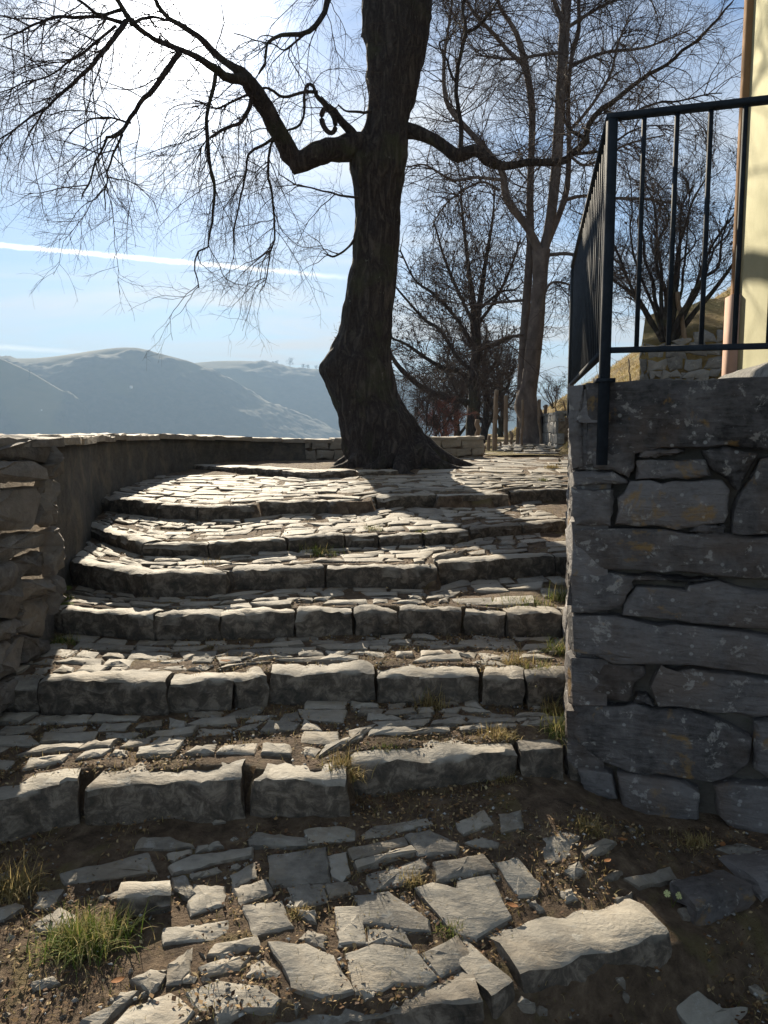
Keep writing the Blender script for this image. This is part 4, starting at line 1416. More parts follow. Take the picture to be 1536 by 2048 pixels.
addl('knot_main', [(722, 290, 10.4, 26), (700, 262, 10.3, 24), (675, 235, 10.2, 20), (655, 215, 10.1, 18), (640, 196, 10.05, 14), (628, 178, 10.0, 11), (624, 164, 10.0, 9), (613, 160, 9.95, 10), (607, 172, 9.95, 8), (605, 200, 9.9, 8), (603, 246, 9.9, 7), (580, 260, 9.9, 6), (562, 275, 9.9, 5)], n=40)
addl('knot_side', [(636, 184, 10.0, 9), (605, 187, 10, 9), (565, 190, 9.95, 8), (545, 178, 9.9, 7), (515, 178, 9.8, 6), (490, 190, 9.7, 4)])
addl('top_left', [(735, -140, 10.4, 22), (690, -90, 10.2, 20), (662, -30, 10, 18), (654, 8, 9.9, 16), (645, 34, 9.85, 14), (620, 68, 9.8, 13), (590, 72, 9.7, 12), (560, 75, 9.6, 10), (542, 88, 9.6, 8), (536, 115, 9.5, 6), (520, 140, 9.5, 4)])
addl('top_left2', [(610, 68, 9.8, 6), (580, 90, 9.7, 5), (560, 95, 9.6, 4), (520, 75, 9.6, 3), (470, 60, 9.5, 3)])
addl('twig_a', [(742, 222, 10.3, 8), (710, 225, 10.1, 7), (685, 222, 10, 5), (675, 208, 9.9, 4)])
addl('twig_b', [(716, 396, 10.2, 7), (650, 382, 10, 5), (600, 372, 9.8, 4), (560, 352, 9.7, 3)])
addl('twig_c', [(708, 480, 10.2, 8), (690, 497, 10, 6), (668, 512, 9.9, 5), (645, 503, 9.8, 3)])
addl('far_a', [(252, 42, 8.4, 14), (205, 105, 8.2, 12), (150, 165, 8.0, 9), (100, 212, 7.9, 7), (40, 250, 7.8, 5), (-30, 295, 7.7, 3)])
addl('far_b', [(246, 46, 8.4, 11), (190, 32, 8.2, 9), (125, 30, 8.0, 8), (60, 45, 7.9, 6), (0, 75, 7.8, 4)])
addl('far_c', [(240, 20, 8.4, 9), (200, 25, 8.2, 8), (160, 5, 8, 7), (120, -30, 7.9, 5)])
addl('far_d', [(232, 52, 8.35, 8), (185, 90, 8.3, 7), (110, 135, 8.2, 5), (50, 165, 8.1, 4), (0, 185, 8, 3)])
addl('far_e', [(262, 50, 8.45, 9), (300, 42, 8.6, 8), (340, 48, 8.8, 5)])
addl('right', [(800, 262, 10.5, 56), (824, 262, 10.45, 44), (868, 281, 10.35, 38), (900, 303, 10.25, 40), (922, 313, 10.2, 42), (948, 301, 10.15, 36), (978, 326, 10.1, 35), (1010, 334, 10.05, 28), (1048, 336, 10, 24), (1118, 323, 9.9, 22), (1145, 306, 9.85, 20), (1172, 280, 9.8, 20), (1178, 258, 9.8, 17), (1208, 220, 9.75, 16), (1268, 175, 9.65, 14), (1318, 140, 9.6, 11), (1368, 100, 9.5, 9), (1418, 50, 9.4, 8), (1468, 5, 9.3, 5)], n=48)
addl('r_up', [(921, 305, 10.2, 14), (922, 247, 10.2, 12), (915, 208, 10.2, 11), (910, 167, 10.2, 11), (922, 112, 10.2, 10), (935, 65, 10.2, 10), (928, 26, 10.2, 8), (931, -10, 10.2, 8), (950, -90, 10.2, 5), (965, -160, 10.2, 3)])
addl('r_up2', [(935, 65, 10.2, 8), (967, 47, 10.1, 7), (993, 15, 10.0, 6), (1000, -40, 10, 4)])
addl('r_up3', [(910, 162, 10.2, 7), (892, 125, 10.2, 6), (880, 91, 10.2, 5), (887, 80, 10.2, 5), (905, 75, 10.1, 3)])
addl('r_side', [(1172, 278, 9.8, 12), (1150, 262, 9.85, 9), (1132, 240, 9.9, 6), (1128, 215, 9.9, 3)])
addl('r_mid', [(1208, 222, 9.75, 10), (1255, 235, 9.7, 8), (1300, 215, 9.6, 6), (1370, 200, 9.5, 5), (1440, 190, 9.4, 3)])
addl('r_low', [(1140, 310, 9.85, 9), (1190, 300, 9.7, 7), (1240, 275, 9.6, 6), (1290, 255, 9.5, 4), (1350, 250, 9.4, 3)])
for k, (P, R) in BL.items():
    o = limb_obj('limb', P, R, M['bark'], big, S=12 if R[0] > 0.06 else 8, rough=0.14 if R[0] > 0.06 else 0.08)
    if k == 'stub':
        o['label'] = 'thick sawn-off stub of the left limb'
    if k == 'knot_main':
        o['label'] = 'thin knotted limb looping back on itself'
# ring shaped loop on the knotted limb
a = np.linspace(0, 2 * np.pi, 22)
P = np.array([at(657 + 13 * math.cos(t) + 5 * math.sin(t), 242 + 24 * math.sin(t), 10.12) for t in a])
limb_obj('limb', P, np.full(22, 0.032), M['bark'], big, S=8)['label'] = 'ring shaped loop of the knotted limb'

LP = np.array([smooth_path(np.c_[P, R], 24) for P, R in BL.values()])
LPP, LRR = LP[:, :, :3], LP[:, :, 3]
keys = list(BL.keys())
# weight: thin and visible limbs carry most of the twigs
seg = np.linalg.norm(np.diff(LPP, axis=1), axis=2).sum(1)
wt = seg.copy()
for i, k in enumerate(keys):
    if k in ('stub',): wt[i] *= 0.05
    if k in ('fork_a', 'fork_b'): wt[i] *= 2.2
    if k == 'left': wt[i] *= 0.9
    if k in ('far_a', 'far_b', 'far_c', 'far_d'): wt[i] *= 1.8
    if k in ('hang', 'e', 'f', 'g', 'h', 'glare_down', 'glare_down2', 'glare_side'): wt[i] *= 1.25
    if k == 'right': wt[i] *= 0.9
left_i = np.array([i for i, k in enumerate(keys) if k not in ('fork_a', 'fork_b', 'right', 'r_up', 'r_up2', 'r_up3', 'r_side', 'r_mid', 'r_low')])
right_i = np.array([i for i in range(len(keys)) if i not in set(left_i)])
sets = []
for ids, lean, c1 in ((left_i, (-0.2, -0.1, -0.2), 240), (right_i, (0.05, -0.05, 0.05), 330)):
    P1, R1 = spawn(LPP[ids], LRR[ids], c1, 1.35, 0.95, 0.0, 0.19, -0.07, 10, 0.0070, 0.0022, T0, t0=0.12, weight=wt[ids], lean=lean)
    P2, R2 = spawn(P1, R1, c1 * 7, 0.62, 0.8, 0.0, 0.20, -0.03, 7, 0.0028, 0.0012, T0, t0=0.1)
    P3, R3 = spawn(P2, R2, c1 * 30, 0.30, 0.75, 0.0, 0.22, -0.02, 5, 0.0013, 0.0008, T0, t0=0.1)
    sets += [(P1, R1, 5), (P2, R2, 4), (P3, R3, 3)]
twigs_obj(sets, M['twig'], big)

# --- grey tree with two trunks by the path
T1 = np.random.default_rng(102)
beech = empty('twin_trunk_tree', (4.1, 20.5, 1.1), 'tall grey smooth-barked bare tree with twin trunks beside the path', 'tree')
BD = 20.5
trunk_obj([(900, 1018, 1120), (888, 1030, 1108), (870, 1042, 1092), (840, 1038, 1088), (815, 1030, 1080), (800, 1030, 1074), (785, 1036, 1073), (760, 1044, 1076), (700, 1051, 1083), (640, 1058, 1088), (580, 1064, 1092), (530, 1066, 1096), (500, 1064, 1100)], BD, M['beech'], beech, 81, S=28, n=44, flute=0.08)
KL = {}
def addk(key, pts, **kw):
    pts = [(a, b, c, d * (1.0 if key == 't2' else 0.85)) for a, b, c, d in pts]
    KL[key] = limb_np(pts, **kw)
addk('t2', [(1046, 885, 20.9, 26), (1044, 780, 20.9, 20), (1048, 680, 20.9, 18), (1056, 560, 20.8, 16), (1061, 480, 20.7, 15), (1060, 400, 20.7, 14), (1063, 300, 20.7, 13), (1064, 220, 20.7, 13), (1052, 135, 20.7, 13), (1030, 60, 20.6, 9), (1005, 25, 20.5, 7), (985, -30, 20.4, 5), (970, -120, 20.3, 3)], n=40)
addk('left', [(1082, 520, 20.5, 26), (1074, 492, 20.4, 20), (1053, 452, 20.3, 18), (1015, 400, 20.1, 18), (1005, 345, 20, 16), (985, 315, 19.9, 14), (945, 270, 19.7, 14), (905, 225, 19.5, 12), (890, 190, 19.4, 10), (888, 120, 19.4, 8), (896, 60, 19.4, 6), (905, -10, 19.4, 5), (900, -120, 19.4, 3)], n=40)
addk('right', [(1080, 525, 20.5, 28), (1090, 490, 20.5, 24), (1100, 445, 20.5, 23), (1111, 350, 20.5, 24), (1118, 250, 20.5, 24), (1125, 125, 20.5, 23), (1130, 40, 20.5, 24), (1134, -10, 20.5, 20), (1140, -150, 20.5, 14), (1150, -350, 20.5, 6)], n=40)
addk('right2', [(1095, 490, 20.6, 12), (1118, 430, 20.8, 14), (1133, 380, 20.9, 14), (1138, 300, 20.9, 12), (1136, 220, 20.9, 11), (1137, 170, 20.9, 10), (1143, 115, 20.9, 10), (1158, 55, 20.9, 9), (1157, 0, 20.9, 8), (1165, -100, 20.9, 4)])
addk('top_l', [(1126, 45, 20.5, 14), (1112, 12, 20.4, 10), (1098, -40, 20.3, 7), (1080, -120, 20.2, 3)])
addk('cross', [(1050, 130, 20.7, 11), (1020, 105, 20.5, 10), (985, 65, 20.3, 9), (955, 35, 20.1, 8), (930, -5, 20, 6), (900, -70, 19.9, 3)])
addk('low_l1', [(1003, 360, 20, 8), (950, 355, 19.8, 7), (905, 360, 19.6, 6), (850, 330, 19.4, 4), (815, 335, 19.3, 3)])
addk('low_l2', [(1000, 380, 20.1, 6), (960, 365, 20.2, 5), (900, 400, 20.2, 4), (870, 440, 20.2, 3)])
addk('br1', [(1130, 400, 20.9, 9), (1165, 392, 20.6, 8), (1220, 396, 20.2, 7), (1290, 398, 19.8, 6), (1340, 405, 19.5, 3)])
addk('br2', [(1092, 510, 20.5, 9), (1140, 508, 20.2, 8), (1190, 525, 19.9, 6), (1240, 560, 19.7, 4), (1270, 600, 19.5, 3)])
addk('br3', [(1086, 590, 20.5, 7), (1105, 565, 20.3, 6), (1145, 572, 20, 5), (1180, 600, 19.8, 3)])
addk('br4', [(1140, 260, 20.9, 8), (1180, 215, 20.6, 7), (1220, 150, 20.3, 6), (1235, 90, 20.1, 5), (1260, 30, 20, 3)])
addk('br5', [(1137, 310, 20.9, 7), (1175, 330, 20.6, 6), (1250, 290, 20.3, 5), (1330, 270, 20.0, 3)])
addk('br6', [(1050, 600, 20.8, 7), (1000, 605, 20.5, 6), (940, 610, 20.2, 4), (880, 600, 20, 3)])
addk('br7', [(1046, 670, 20.8, 6), (1010, 675, 20.5, 5), (960, 700, 20.2, 4), (930, 715, 20, 3)])
addk('br8', [(1122, 105, 20.5, 9), (1080, 110, 20.2, 7), (1020, 118, 20, 6), (950, 110, 19.8, 3)])
addk('br9', [(1128, 60, 20.5, 9), (1190, 20, 20.2, 7), (1260, -10, 20, 5), (1340, -20, 19.8, 3)])
addk('br10', [(1143, 130, 20.9, 8), (1210, 105, 20.6, 7), (1290, 95, 20.3, 5), (1380, 60, 20, 3)])
for P, R in KL.values():
    limb_obj('limb', P, R, M['beech'], beech, S=10 if R[0] > 0.1 else 7, rough=0.06)
LP = np.array([smooth_path(np.c_[P, R], 24) for P, R in KL.values()])
P1, R1 = spawn(LP[:, :, :3], LP[:, :, 3], 520, 2.1, 0.95, 0.02, 0.18, -0.015, 9, 0.015, 0.0045, T1, t0=0.18)
P2, R2 = spawn(P1, R1, 3600, 1.05, 0.8, 0.0, 0.2, -0.03, 7, 0.0065, 0.0028, T1, t0=0.1)
P3, R3 = spawn(P2, R2, 17000, 0.5, 0.75, 0.0, 0.2, -0.035, 5, 0.0034, 0.002, T1, t0=0.1)
twigs_obj([(P1, R1, 5), (P2, R2, 4), (P3, R3, 3)], M['twig'], beech)

# --- procedural bare trees and shrubs
def seeds_obj(P, count, size, r, parent):
    B, n, _ = P.shape
    c = P[r.integers(B, size=count), r.integers(1, n, size=count)] + r.standard_normal((count, 3)) * size * 0.6
    o = np.array([[1, 0, 0], [-1, 0, 0], [0, 1, 0], [0, -1, 0], [0, 0, 1.5], [0, 0, -1.5]]) * size
    V = c[:, None, :] + o[None] * r.uniform(0.5, 1.3, (count, 1, 1)) + r.standard_normal((count, 6, 3)) * size * 0.25
    f = np.array([[0, 2, 4], [2, 1, 4], [1, 3, 4], [3, 0, 4], [2, 0, 5], [1, 2, 5], [3, 1, 5], [0, 3, 5]])
    F = (np.arange(count) * 6)[:, None, None] + f[None]
    ob = build('seed_heads', V.reshape(-1, 3), F.reshape(-1, 3), M['seed'], parent, smooth=False)
    ob['kind'] = 'stuff'


def gen_tree(root, stems, nl1, l1, nl2, l2, nl3, l3, r, mat, matw, k=1.0, up=0.05, t0=0.25, ang=0.8, grav=0.0, seeds=0, rr=(0.022, 0.009, 0.005)):
    """stems: list of (P,R)"""
    for i, (P, R) in enumerate(stems):
        limb_obj('trunk' if i == 0 else 'limb', P, R, mat, root, S=10, rough=0.12)
    LP = np.array([smooth_path(np.c_[P, R], 20) for P, R in stems])
    P1, R1 = spawn(LP[:, :, :3], LP[:, :, 3], nl1, l1, ang, up, 0.16, grav + 0.01, 9, rr[0], rr[0] * 0.3, r, t0=t0)
    P2, R2 = spawn(P1, R1, nl2, l2, 0.75, 0.03, 0.18, grav, 7, rr[1], rr[1] * 0.45, r, t0=0.12)
    P3, R3 = spawn(P2, R2, nl3, l3, 0.7, 0.02, 0.18, grav, 5, rr[2], rr[2] * 0.55, r, t0=0.1)
    twigs_obj([(P1, R1, 5), (P2, R2, 4), (P3, R3, 3)], matw, root)
    if seeds:
        seeds_obj(P3, seeds, 0.022 * k, r, root)


def stem(base, top, r0, r1, seed, bend=0.25, n=20):
    base, top = np.array(base, float), np.array(top, float)
    t = np.linspace(0, 1, n)[:, None]
    P = base + (top - base) * t
    L = np.linalg.norm(top - base)
    P += bend * t * np.stack([fbm(P, 2.2 / L, seed + j) for j in (0, 5, 11)], -1)
    return P, (r0 + (r1 - r0) * t[:, 0] ** 0.8)


T2 = np.random.default_rng(103)
b0 = at(944, 890, 24.5)
dark = empty('dark_tree', (b0[0], b0[1], 0.6), 'bare dark-trunked tree with low sweeping limb behind the short wall', 'tree')
DL = [limb_np([(944, 905, 24.5, 28), (945, 850, 24.5, 26), (949, 800, 24.5, 26), (947, 745, 24.5, 22), (953, 700, 24.5, 20), (950, 640, 24.5, 20), (946, 600, 24.5, 12), (935, 520, 24.3, 8), (925, 430, 24.2, 5), (920, 360, 24.1, 3)], n=30),
      limb_np([(952, 660, 24.5, 13), (960, 600, 24.6, 11), (972, 520, 24.7, 8), (985, 440, 24.8, 5), (990, 370, 24.9, 3)]),
      limb_np([(938, 805, 24.5, 13), (905, 800, 24.2, 12), (870, 788, 24, 12), (830, 765, 23.7, 10), (795, 730, 23.5, 9), (775, 700, 23.3, 6), (745, 680, 23.2, 4)]),
      limb_np([(942, 775, 24.5, 11), (922, 745, 24.3, 10), (885, 735, 24.1, 9), (850, 715, 24, 7), (815, 690, 23.9, 6), (780, 675, 23.8, 4)]),
      limb_np([(942, 740, 24.5, 9), (915, 715, 24.3, 8), (880, 660, 24, 7), (850, 640, 23.9, 6), (805, 590, 23.7, 4), (780, 560, 23.6, 3)]),
      limb_np([(945, 690, 24.5, 9), (915, 640, 24.3, 7), (870, 590, 24.1, 6), (830, 560, 24, 4), (800, 500, 23.9, 3)]),
      limb_np([(948, 650, 24.5, 8), (920, 590, 24.3, 6), (890, 520, 24.1, 5), (870, 450, 24, 3)]),
      limb_np([(956, 700, 24.5, 8), (990, 690, 24.7, 7), (1010, 680, 24.9, 6), (1040, 668, 25, 3)]),
      limb_np([(955, 650, 24.5, 7), (990, 600, 24.8, 6), (1020, 540, 25, 5), (1040, 480, 25.2, 3)]),
      limb_np([(958, 620, 24.6, 6), (1000, 585, 24.3, 5), (1030, 580, 24.1, 3)])]
gen_tree(dark, DL, 260, 1.9, 1900, 0.9, 8500, 0.42, T2, M['bark'], M['twig'], up=0.12, seeds=2000, t0=0.15, rr=(0.015, 0.0065, 0.0036))

bgt = [
    ('leafless slim tree standing in the row behind the dark tree', 915, 30, 1.4, 905, 690, 0.16, M['bark'], M['twig'], 0.6),
    ('bushy bare tree between the dark tree and the twin-trunk tree', 968, 27, 1.6, 975, 640, 0.17, M['bark'], M['twig'], 0.9),
    ('bare tree close behind the tallest wooden posts', 1000, 33, 2.0, 1005, 690, 0.16, M['bark'], M['twig'], 0.8),
    ('farthest dense bare tree low behind the short wall', 890, 40, 2.2, 885, 720, 0.16, M['bark'], M['twig'], 1.0),
]
for i, (lab, bx, D, dz, tx, ty, r0, mb, mtw, k) in enumerate(bgt):
    b = at(bx, 878, D)
    b[2] -= 0.6
    top = at(tx, ty, D)
    rt = empty('bare_tree', b, lab, 'tree', 'trees along the edge of the slope')
    r_ = np.random.default_rng(300 + i)
    H = top[2] - b[2]
    sts = [stem(b, top, r0, 0.025, 40 + i, 0.4)]
    for q in range(7):
        a = q * 2.4 + i
        f = 0.15 + 0.09 * q
        s0 = b + (top - b) * f
        ln = H * (0.55 - 0.03 * q)
        sts.append(stem(s0, s0 + np.array([math.cos(a) * ln * 0.62, math.sin(a) * ln * 0.5, ln * 0.72]), r0 * 0.45, 0.012, 60 + 9 * i + q, 0.4))
    gen_tree(rt, sts, 150, H * 0.24, 900, H * 0.13, 4200, H * 0.065, r_, mb, mtw, up=0.1, t0=0.2, seeds=200, rr=(0.016, 0.008, 0.005))

def shrub(lab, name, b, nst, H, spread, r0, seed, mat, matw, n1, n2, n3, ls=(0.3, 0.17, 0.09), seeds=0, lean=(0, 0), rr=(0.008, 0.004, 0.0025)):
    r_ = np.random.default_rng(seed)
    rt = empty(name, b, lab, 'shrub')
    sts = []
    for q in range(nst):
        a = q * 2.399 + r_.normal(0, 0.2)
        s_ = spread * math.sqrt((q + 0.4) / nst)
        h = H * r_.uniform(0.75, 1.05) * (1 - 0.25 * s_ / spread)
        d = np.array([math.cos(a) * s_ + lean[0], math.sin(a) * s_ * 0.7 + lean[1], h])
        b2 = np.array(b) + np.array([math.cos(a), math.sin(a), 0]) * 0.10 * (s_ / spread) * H / 3
        b2[2] -= 0.12
        sts.append(stem(b2, np.array(b) + d, r0 * r_.uniform(0.6, 1.1), 0.008, seed + q, 0.35))
    gen_tree(rt, sts, n1, H * ls[0], n2, H * ls[1], n3, H * ls[2], r_, mat, matw, up=0.08, t0=0.2, ang=0.65, seeds=seeds, k=0.7, rr=rr)
    for ch in rt.children:
        if ch.name.startswith('trunk') or ch.name.startswith('limb'):
            ch.name = 'stem'
    return rt

sb = at(1335, 668, 14.2)
shrub('many-stemmed bare shrub on the dry wall behind the railing', 'bare_shrub', sb, 15, 3.3, 2.0, 0.055, 401, M['bark'], M['twig'], 260, 1700, 7000, ls=(0.30, 0.16, 0.085), seeds=350)
rb = at(880, 884, 22)
shrub('small reddish bare shrub behind the short wall', 'bare_shrub', rb, 9, 1.25, 0.75, 0.022, 431, M['redtwig'], M['redtwig'], 120, 900, 3500)
rb = at(850, 892, 20)
shrub('spreading grey bare shrub just right of the big trunk', 'bare_shrub', rb, 10, 1.7, 1.1, 0.025, 441, M['twig'], M['twig'], 120, 900, 3500)
rb = at(1108, 800, 34)
rb[2] = float(hill_z(rb[0], rb[1]))
shrub('small bare shrub on the skyline of the grassy slope', 'bare_shrub', rb, 8, 1.6, 1.2, 0.03, 451, M['twig'], M['twig'], 90, 600, 2400)

# --- small trees on the far ridge
fr = np.random.default_rng(55)
ridge = [(545, 729, 8, 'lone'), (580, 734, 19, ''), (553, 730, 10, ''), (606, 737, 11, ''), (615, 737, 9, ''), (632, 738, 9, ''), (640, 738, 8, '')]
names = ['leftmost tiny tree on the far ridge left of the big trunk', 'tallest small tree on the far ridge left of the big trunk', 'second tiny tree from the left on the far ridge', 'tiny ridge tree just right of the tallest one', 'third last tiny tree on the far ridge before the trunk', 'last but one tiny tree on the far ridge before the trunk', 'tiny ridge tree nearest the big trunk']
for (px, py, hp, _), lab in zip(ridge, names):
    b = at(px, py + 2, 1700)
    H = hp / FPX * 1700
    rt = empty('ridge_tree', b, lab, 'tree', 'trees on the far ridge')
    sts = [stem(b, b + [0, 0, H], 0.45, 0.12, 7, 0.8)]
    for q in range(6):
        a = q * 2.4
        s0 = b + np.array([0, 0, H * (0.25 + 0.08 * q)])
        sts.append(stem(s0, s0 + np.array([math.cos(a) * H * 0.38, math.sin(a) * H * 0.38, H * 0.32]), 0.22, 0.08, q, 0.8))
    gen_tree(rt, sts, 60, H * 0.25, 200, H * 0.14, 500, H * 0.09, fr, M['twig'], M['twig'], rr=(0.16, 0.12, 0.1))

# tall conifer on the left spur
b = at(60, 762, 1100)
con = empty('conifer', b, 'dark narrow conifer on the hazy slope at far left', 'tree')
P, R = stem(b - [0, 0, 2], b + [0, 0, 17], 0.35, 0.05, 3, 0.2)
limb_obj('trunk', P, R, M['bark'], con)
Vc, Fc = [], []
o_ = 0
for q in range(260):
    f = fr.random() ** 0.8
    h = 1.5 + 15 * f
    a = fr.random() * 6.283
    L = (1 - f) * 3.0 + 0.5
    c0 = b + [0, 0, h]
    c1 = c0 + np.array([math.cos(a) * L, math.sin(a) * L, -0.25 * L])
    sd_ = np.array([-math.sin(a), math.cos(a), 0]) * (0.5 + 0.25 * L)
    Vc += [c0, (c0 + c1) / 2 + sd_ * 0.6, c1, (c0 + c1) / 2 - sd_ * 0.6]
    Fc.append([o_, o_ + 1, o_ + 2, o_ + 3])
    o_ += 4
M['needle'] = noise_mat('conifer_needles', [(0.3, (0.02, 0.03, 0.015)), (0.7, (0.05, 0.065, 0.03))], 0.5, bstr=0.1)
build('crown', np.array(Vc), np.array(Fc), M['needle'], con, smooth=False)['kind'] = 'stuff'
# white houses, tiny, across the valley
for (px, py, D, lab) in ((262, 776, 1010, 'tiny white house halfway down the far hill'), (83, 821, 940, 'tiny white house low on the left hazy slope')):
    b = at(px, py, D)
    h_ = empty('far_house', b, lab, 'house')
    s_ = D / 1000.0 * (0.42 if D > 1000 else 0.2)
    V, F = box(b + [0, 0, 1.2 * s_], (7 * s_, 6 * s_, 6 * s_))
    M.setdefault('white', noise_mat('white_wall', [(0.3, (0.75, 0.74, 0.72)), (0.7, (0.82, 0.81, 0.79))], 1, bstr=0.1))
    build('wall', V, F, M['white'], h_, smooth=False)
    V = np.array([[-4, -3.4, 0], [4, -3.4, 0], [4, 3.4, 0], [-4, 3.4, 0], [-4, 0, 2.2], [4, 0, 2.2]]) * s_ + b + [0, 0, 4.2 * s_]
    build('roof', V, [np.array([[0, 1, 5, 4], [2, 3, 4, 5], [3, 2, 1, 0]]), np.array([[1, 2, 5], [3, 0, 4]])], M['white'], h_, smooth=False)

# ------------------------------------------------------------------ wooden posts
posts = [((993, 783), (988, 908), 16, 9.5, 'tallest leaning wooden post at the near end of the path'), ((1012, 793), (1012, 898), 18.5, 8.5, 'upright wooden post second tallest beside the path'),
         ((955, 840), (954, 890), 14, 10.5, 'short thick wooden post rising behind the short stone wall'), ((978, 871), (978, 910), 15.6, 7, 'short wooden stake beside the end of the short wall'),
         ((1022, 864), (1021, 896), 19, 6, 'short wooden stake right of the second tallest post'), ((1035, 854), (1035, 896), 19.6, 6.5, 'dark wooden stake left of the twin-trunk tree'),
         ((1045, 800), (1044, 896), 19.2, 4.5, 'thin tall stake in front of the twin-trunk tree foot'), ((1078, 800), (1083, 894), 19.8, 7, 'dark tall post at the right foot of the twin-trunk tree'),
         ((1091, 810), (1090, 880), 21.5, 7.5, 'wooden post just right of the twin-trunk tree'), ((1088, 812), (1106, 850), 22.5, 3.5, 'leaning thin stake nearest the twin-trunk tree'),
         ((1110, 816), (1124, 844), 24, 3.5, 'leaning thin stake in the middle of the grassy bank'), ((1126, 803), (1136, 826), 25, 3.5, 'leaning thin stake highest on the bank beside the wall corner'),
         ((1001, 882), (1001, 903), 17.2, 4.5, 'stubby stake between the two tallest posts'), ((968, 890), (968, 911), 15.2, 4, 'stubby stake nearest the end of the short wall'),
         ((1354, 584), (1371, 668), 14.0, 10, 'leaning wooden post among the shrub stems on the dry wall'), ((1256, 718), (1265, 760), 13.6, 3, 'thin rusty stake on the slope left of the dry wall')]
pr_ = np.random.default_rng(9)
for i, (tp, bt, D, w_, lab) in enumerate(posts):
    a, b = at(*bt, D), at(*tp, D)
    a[2] -= 0.12
    n = 8
    P = np.linspace(0, 1, n)[:, None] * (b - a) + a
    P += 0.012 * pr_.standard_normal((n, 3))
    R = np.linspace(1.05, 0.92, n) * w_ / 2 / FPX * D
    V, F = tubes(P[None], R[None], 8, rough=0.10)
    cap = len(V)
    V = np.vstack([V, P[-1] + [0, 0, 0.01]])
    s = np.arange(8)
    F.append(np.stack([(n - 1) * 8 + s, (n - 1) * 8 + (s + 1) % 8, np.full(8, cap)], -1))
    tag(build('wooden_post', V, F, M['wood'], smooth=False), lab, 'post', 'wooden posts and stakes')
# slack wires between the posts at the head of the path
wires = empty('wire_fence', at(990, 900, 16), 'thin slack wires strung between the wooden posts', 'wire')
for hh in (0.35, 0.75):
    chain = [at(978, 908, 15.6), at(988, 906, 16), at(1012, 896, 18.5), at(1021, 893, 19), at(1044, 893, 19.2)]
    for a, b in zip(chain[:-1], chain[1:]):
        t = np.linspace(0, 1, 8)[:, None]
        P = a + (b - a) * t + UP * (hh - 0.08 * np.sin(t * np.pi))
        V, F = tubes(P[None], np.full((1, 8), 0.003), 4)
        build('wire', V, F, M['steel'], wires)

# ------------------------------------------------------------------ grass, litter, small plants
def blades(bases, H, r, spread=0.6, wd=0.0035, droop=1.0, flat=0.0):
    """curved grass blades -> V,F"""
    n = len(bases)
    a = r.uniform(0, 2 * np.pi, n)
    d = np.stack([np.cos(a), np.sin(a), np.zeros(n)], -1)
    L = H * r.uniform(0.5, 1.25, n)
    lean = r.uniform(0.15, 1.0, n) * spread
    S = 5
    V = np.zeros((n, S, 2, 3))
    side = np.stack([-np.sin(a), np.cos(a), np.zeros(n)], -1)
    pos = bases.copy()
    el = np.pi / 2 - lean * 0.7
    for k in range(S):
        w_ = wd * (1 - k / (S - 0.6)) * r.uniform(0.7, 1.3, n)
        V[:, k, 0] = pos - side * w_[:, None]
        V[:, k, 1] = pos + side * w_[:, None]
        e = el - droop * lean * 0.55 * k
        pos = pos + (d * np.cos(e)[:, None] + UP * np.sin(e)[:, None]) * (L / (S - 1))[:, None]
    f = grid_faces(S, 2)
    F = (np.arange(n) * S * 2)[:, None, None] + f[None]
    return V.reshape(-1, 3), F.reshape(-1, 4)


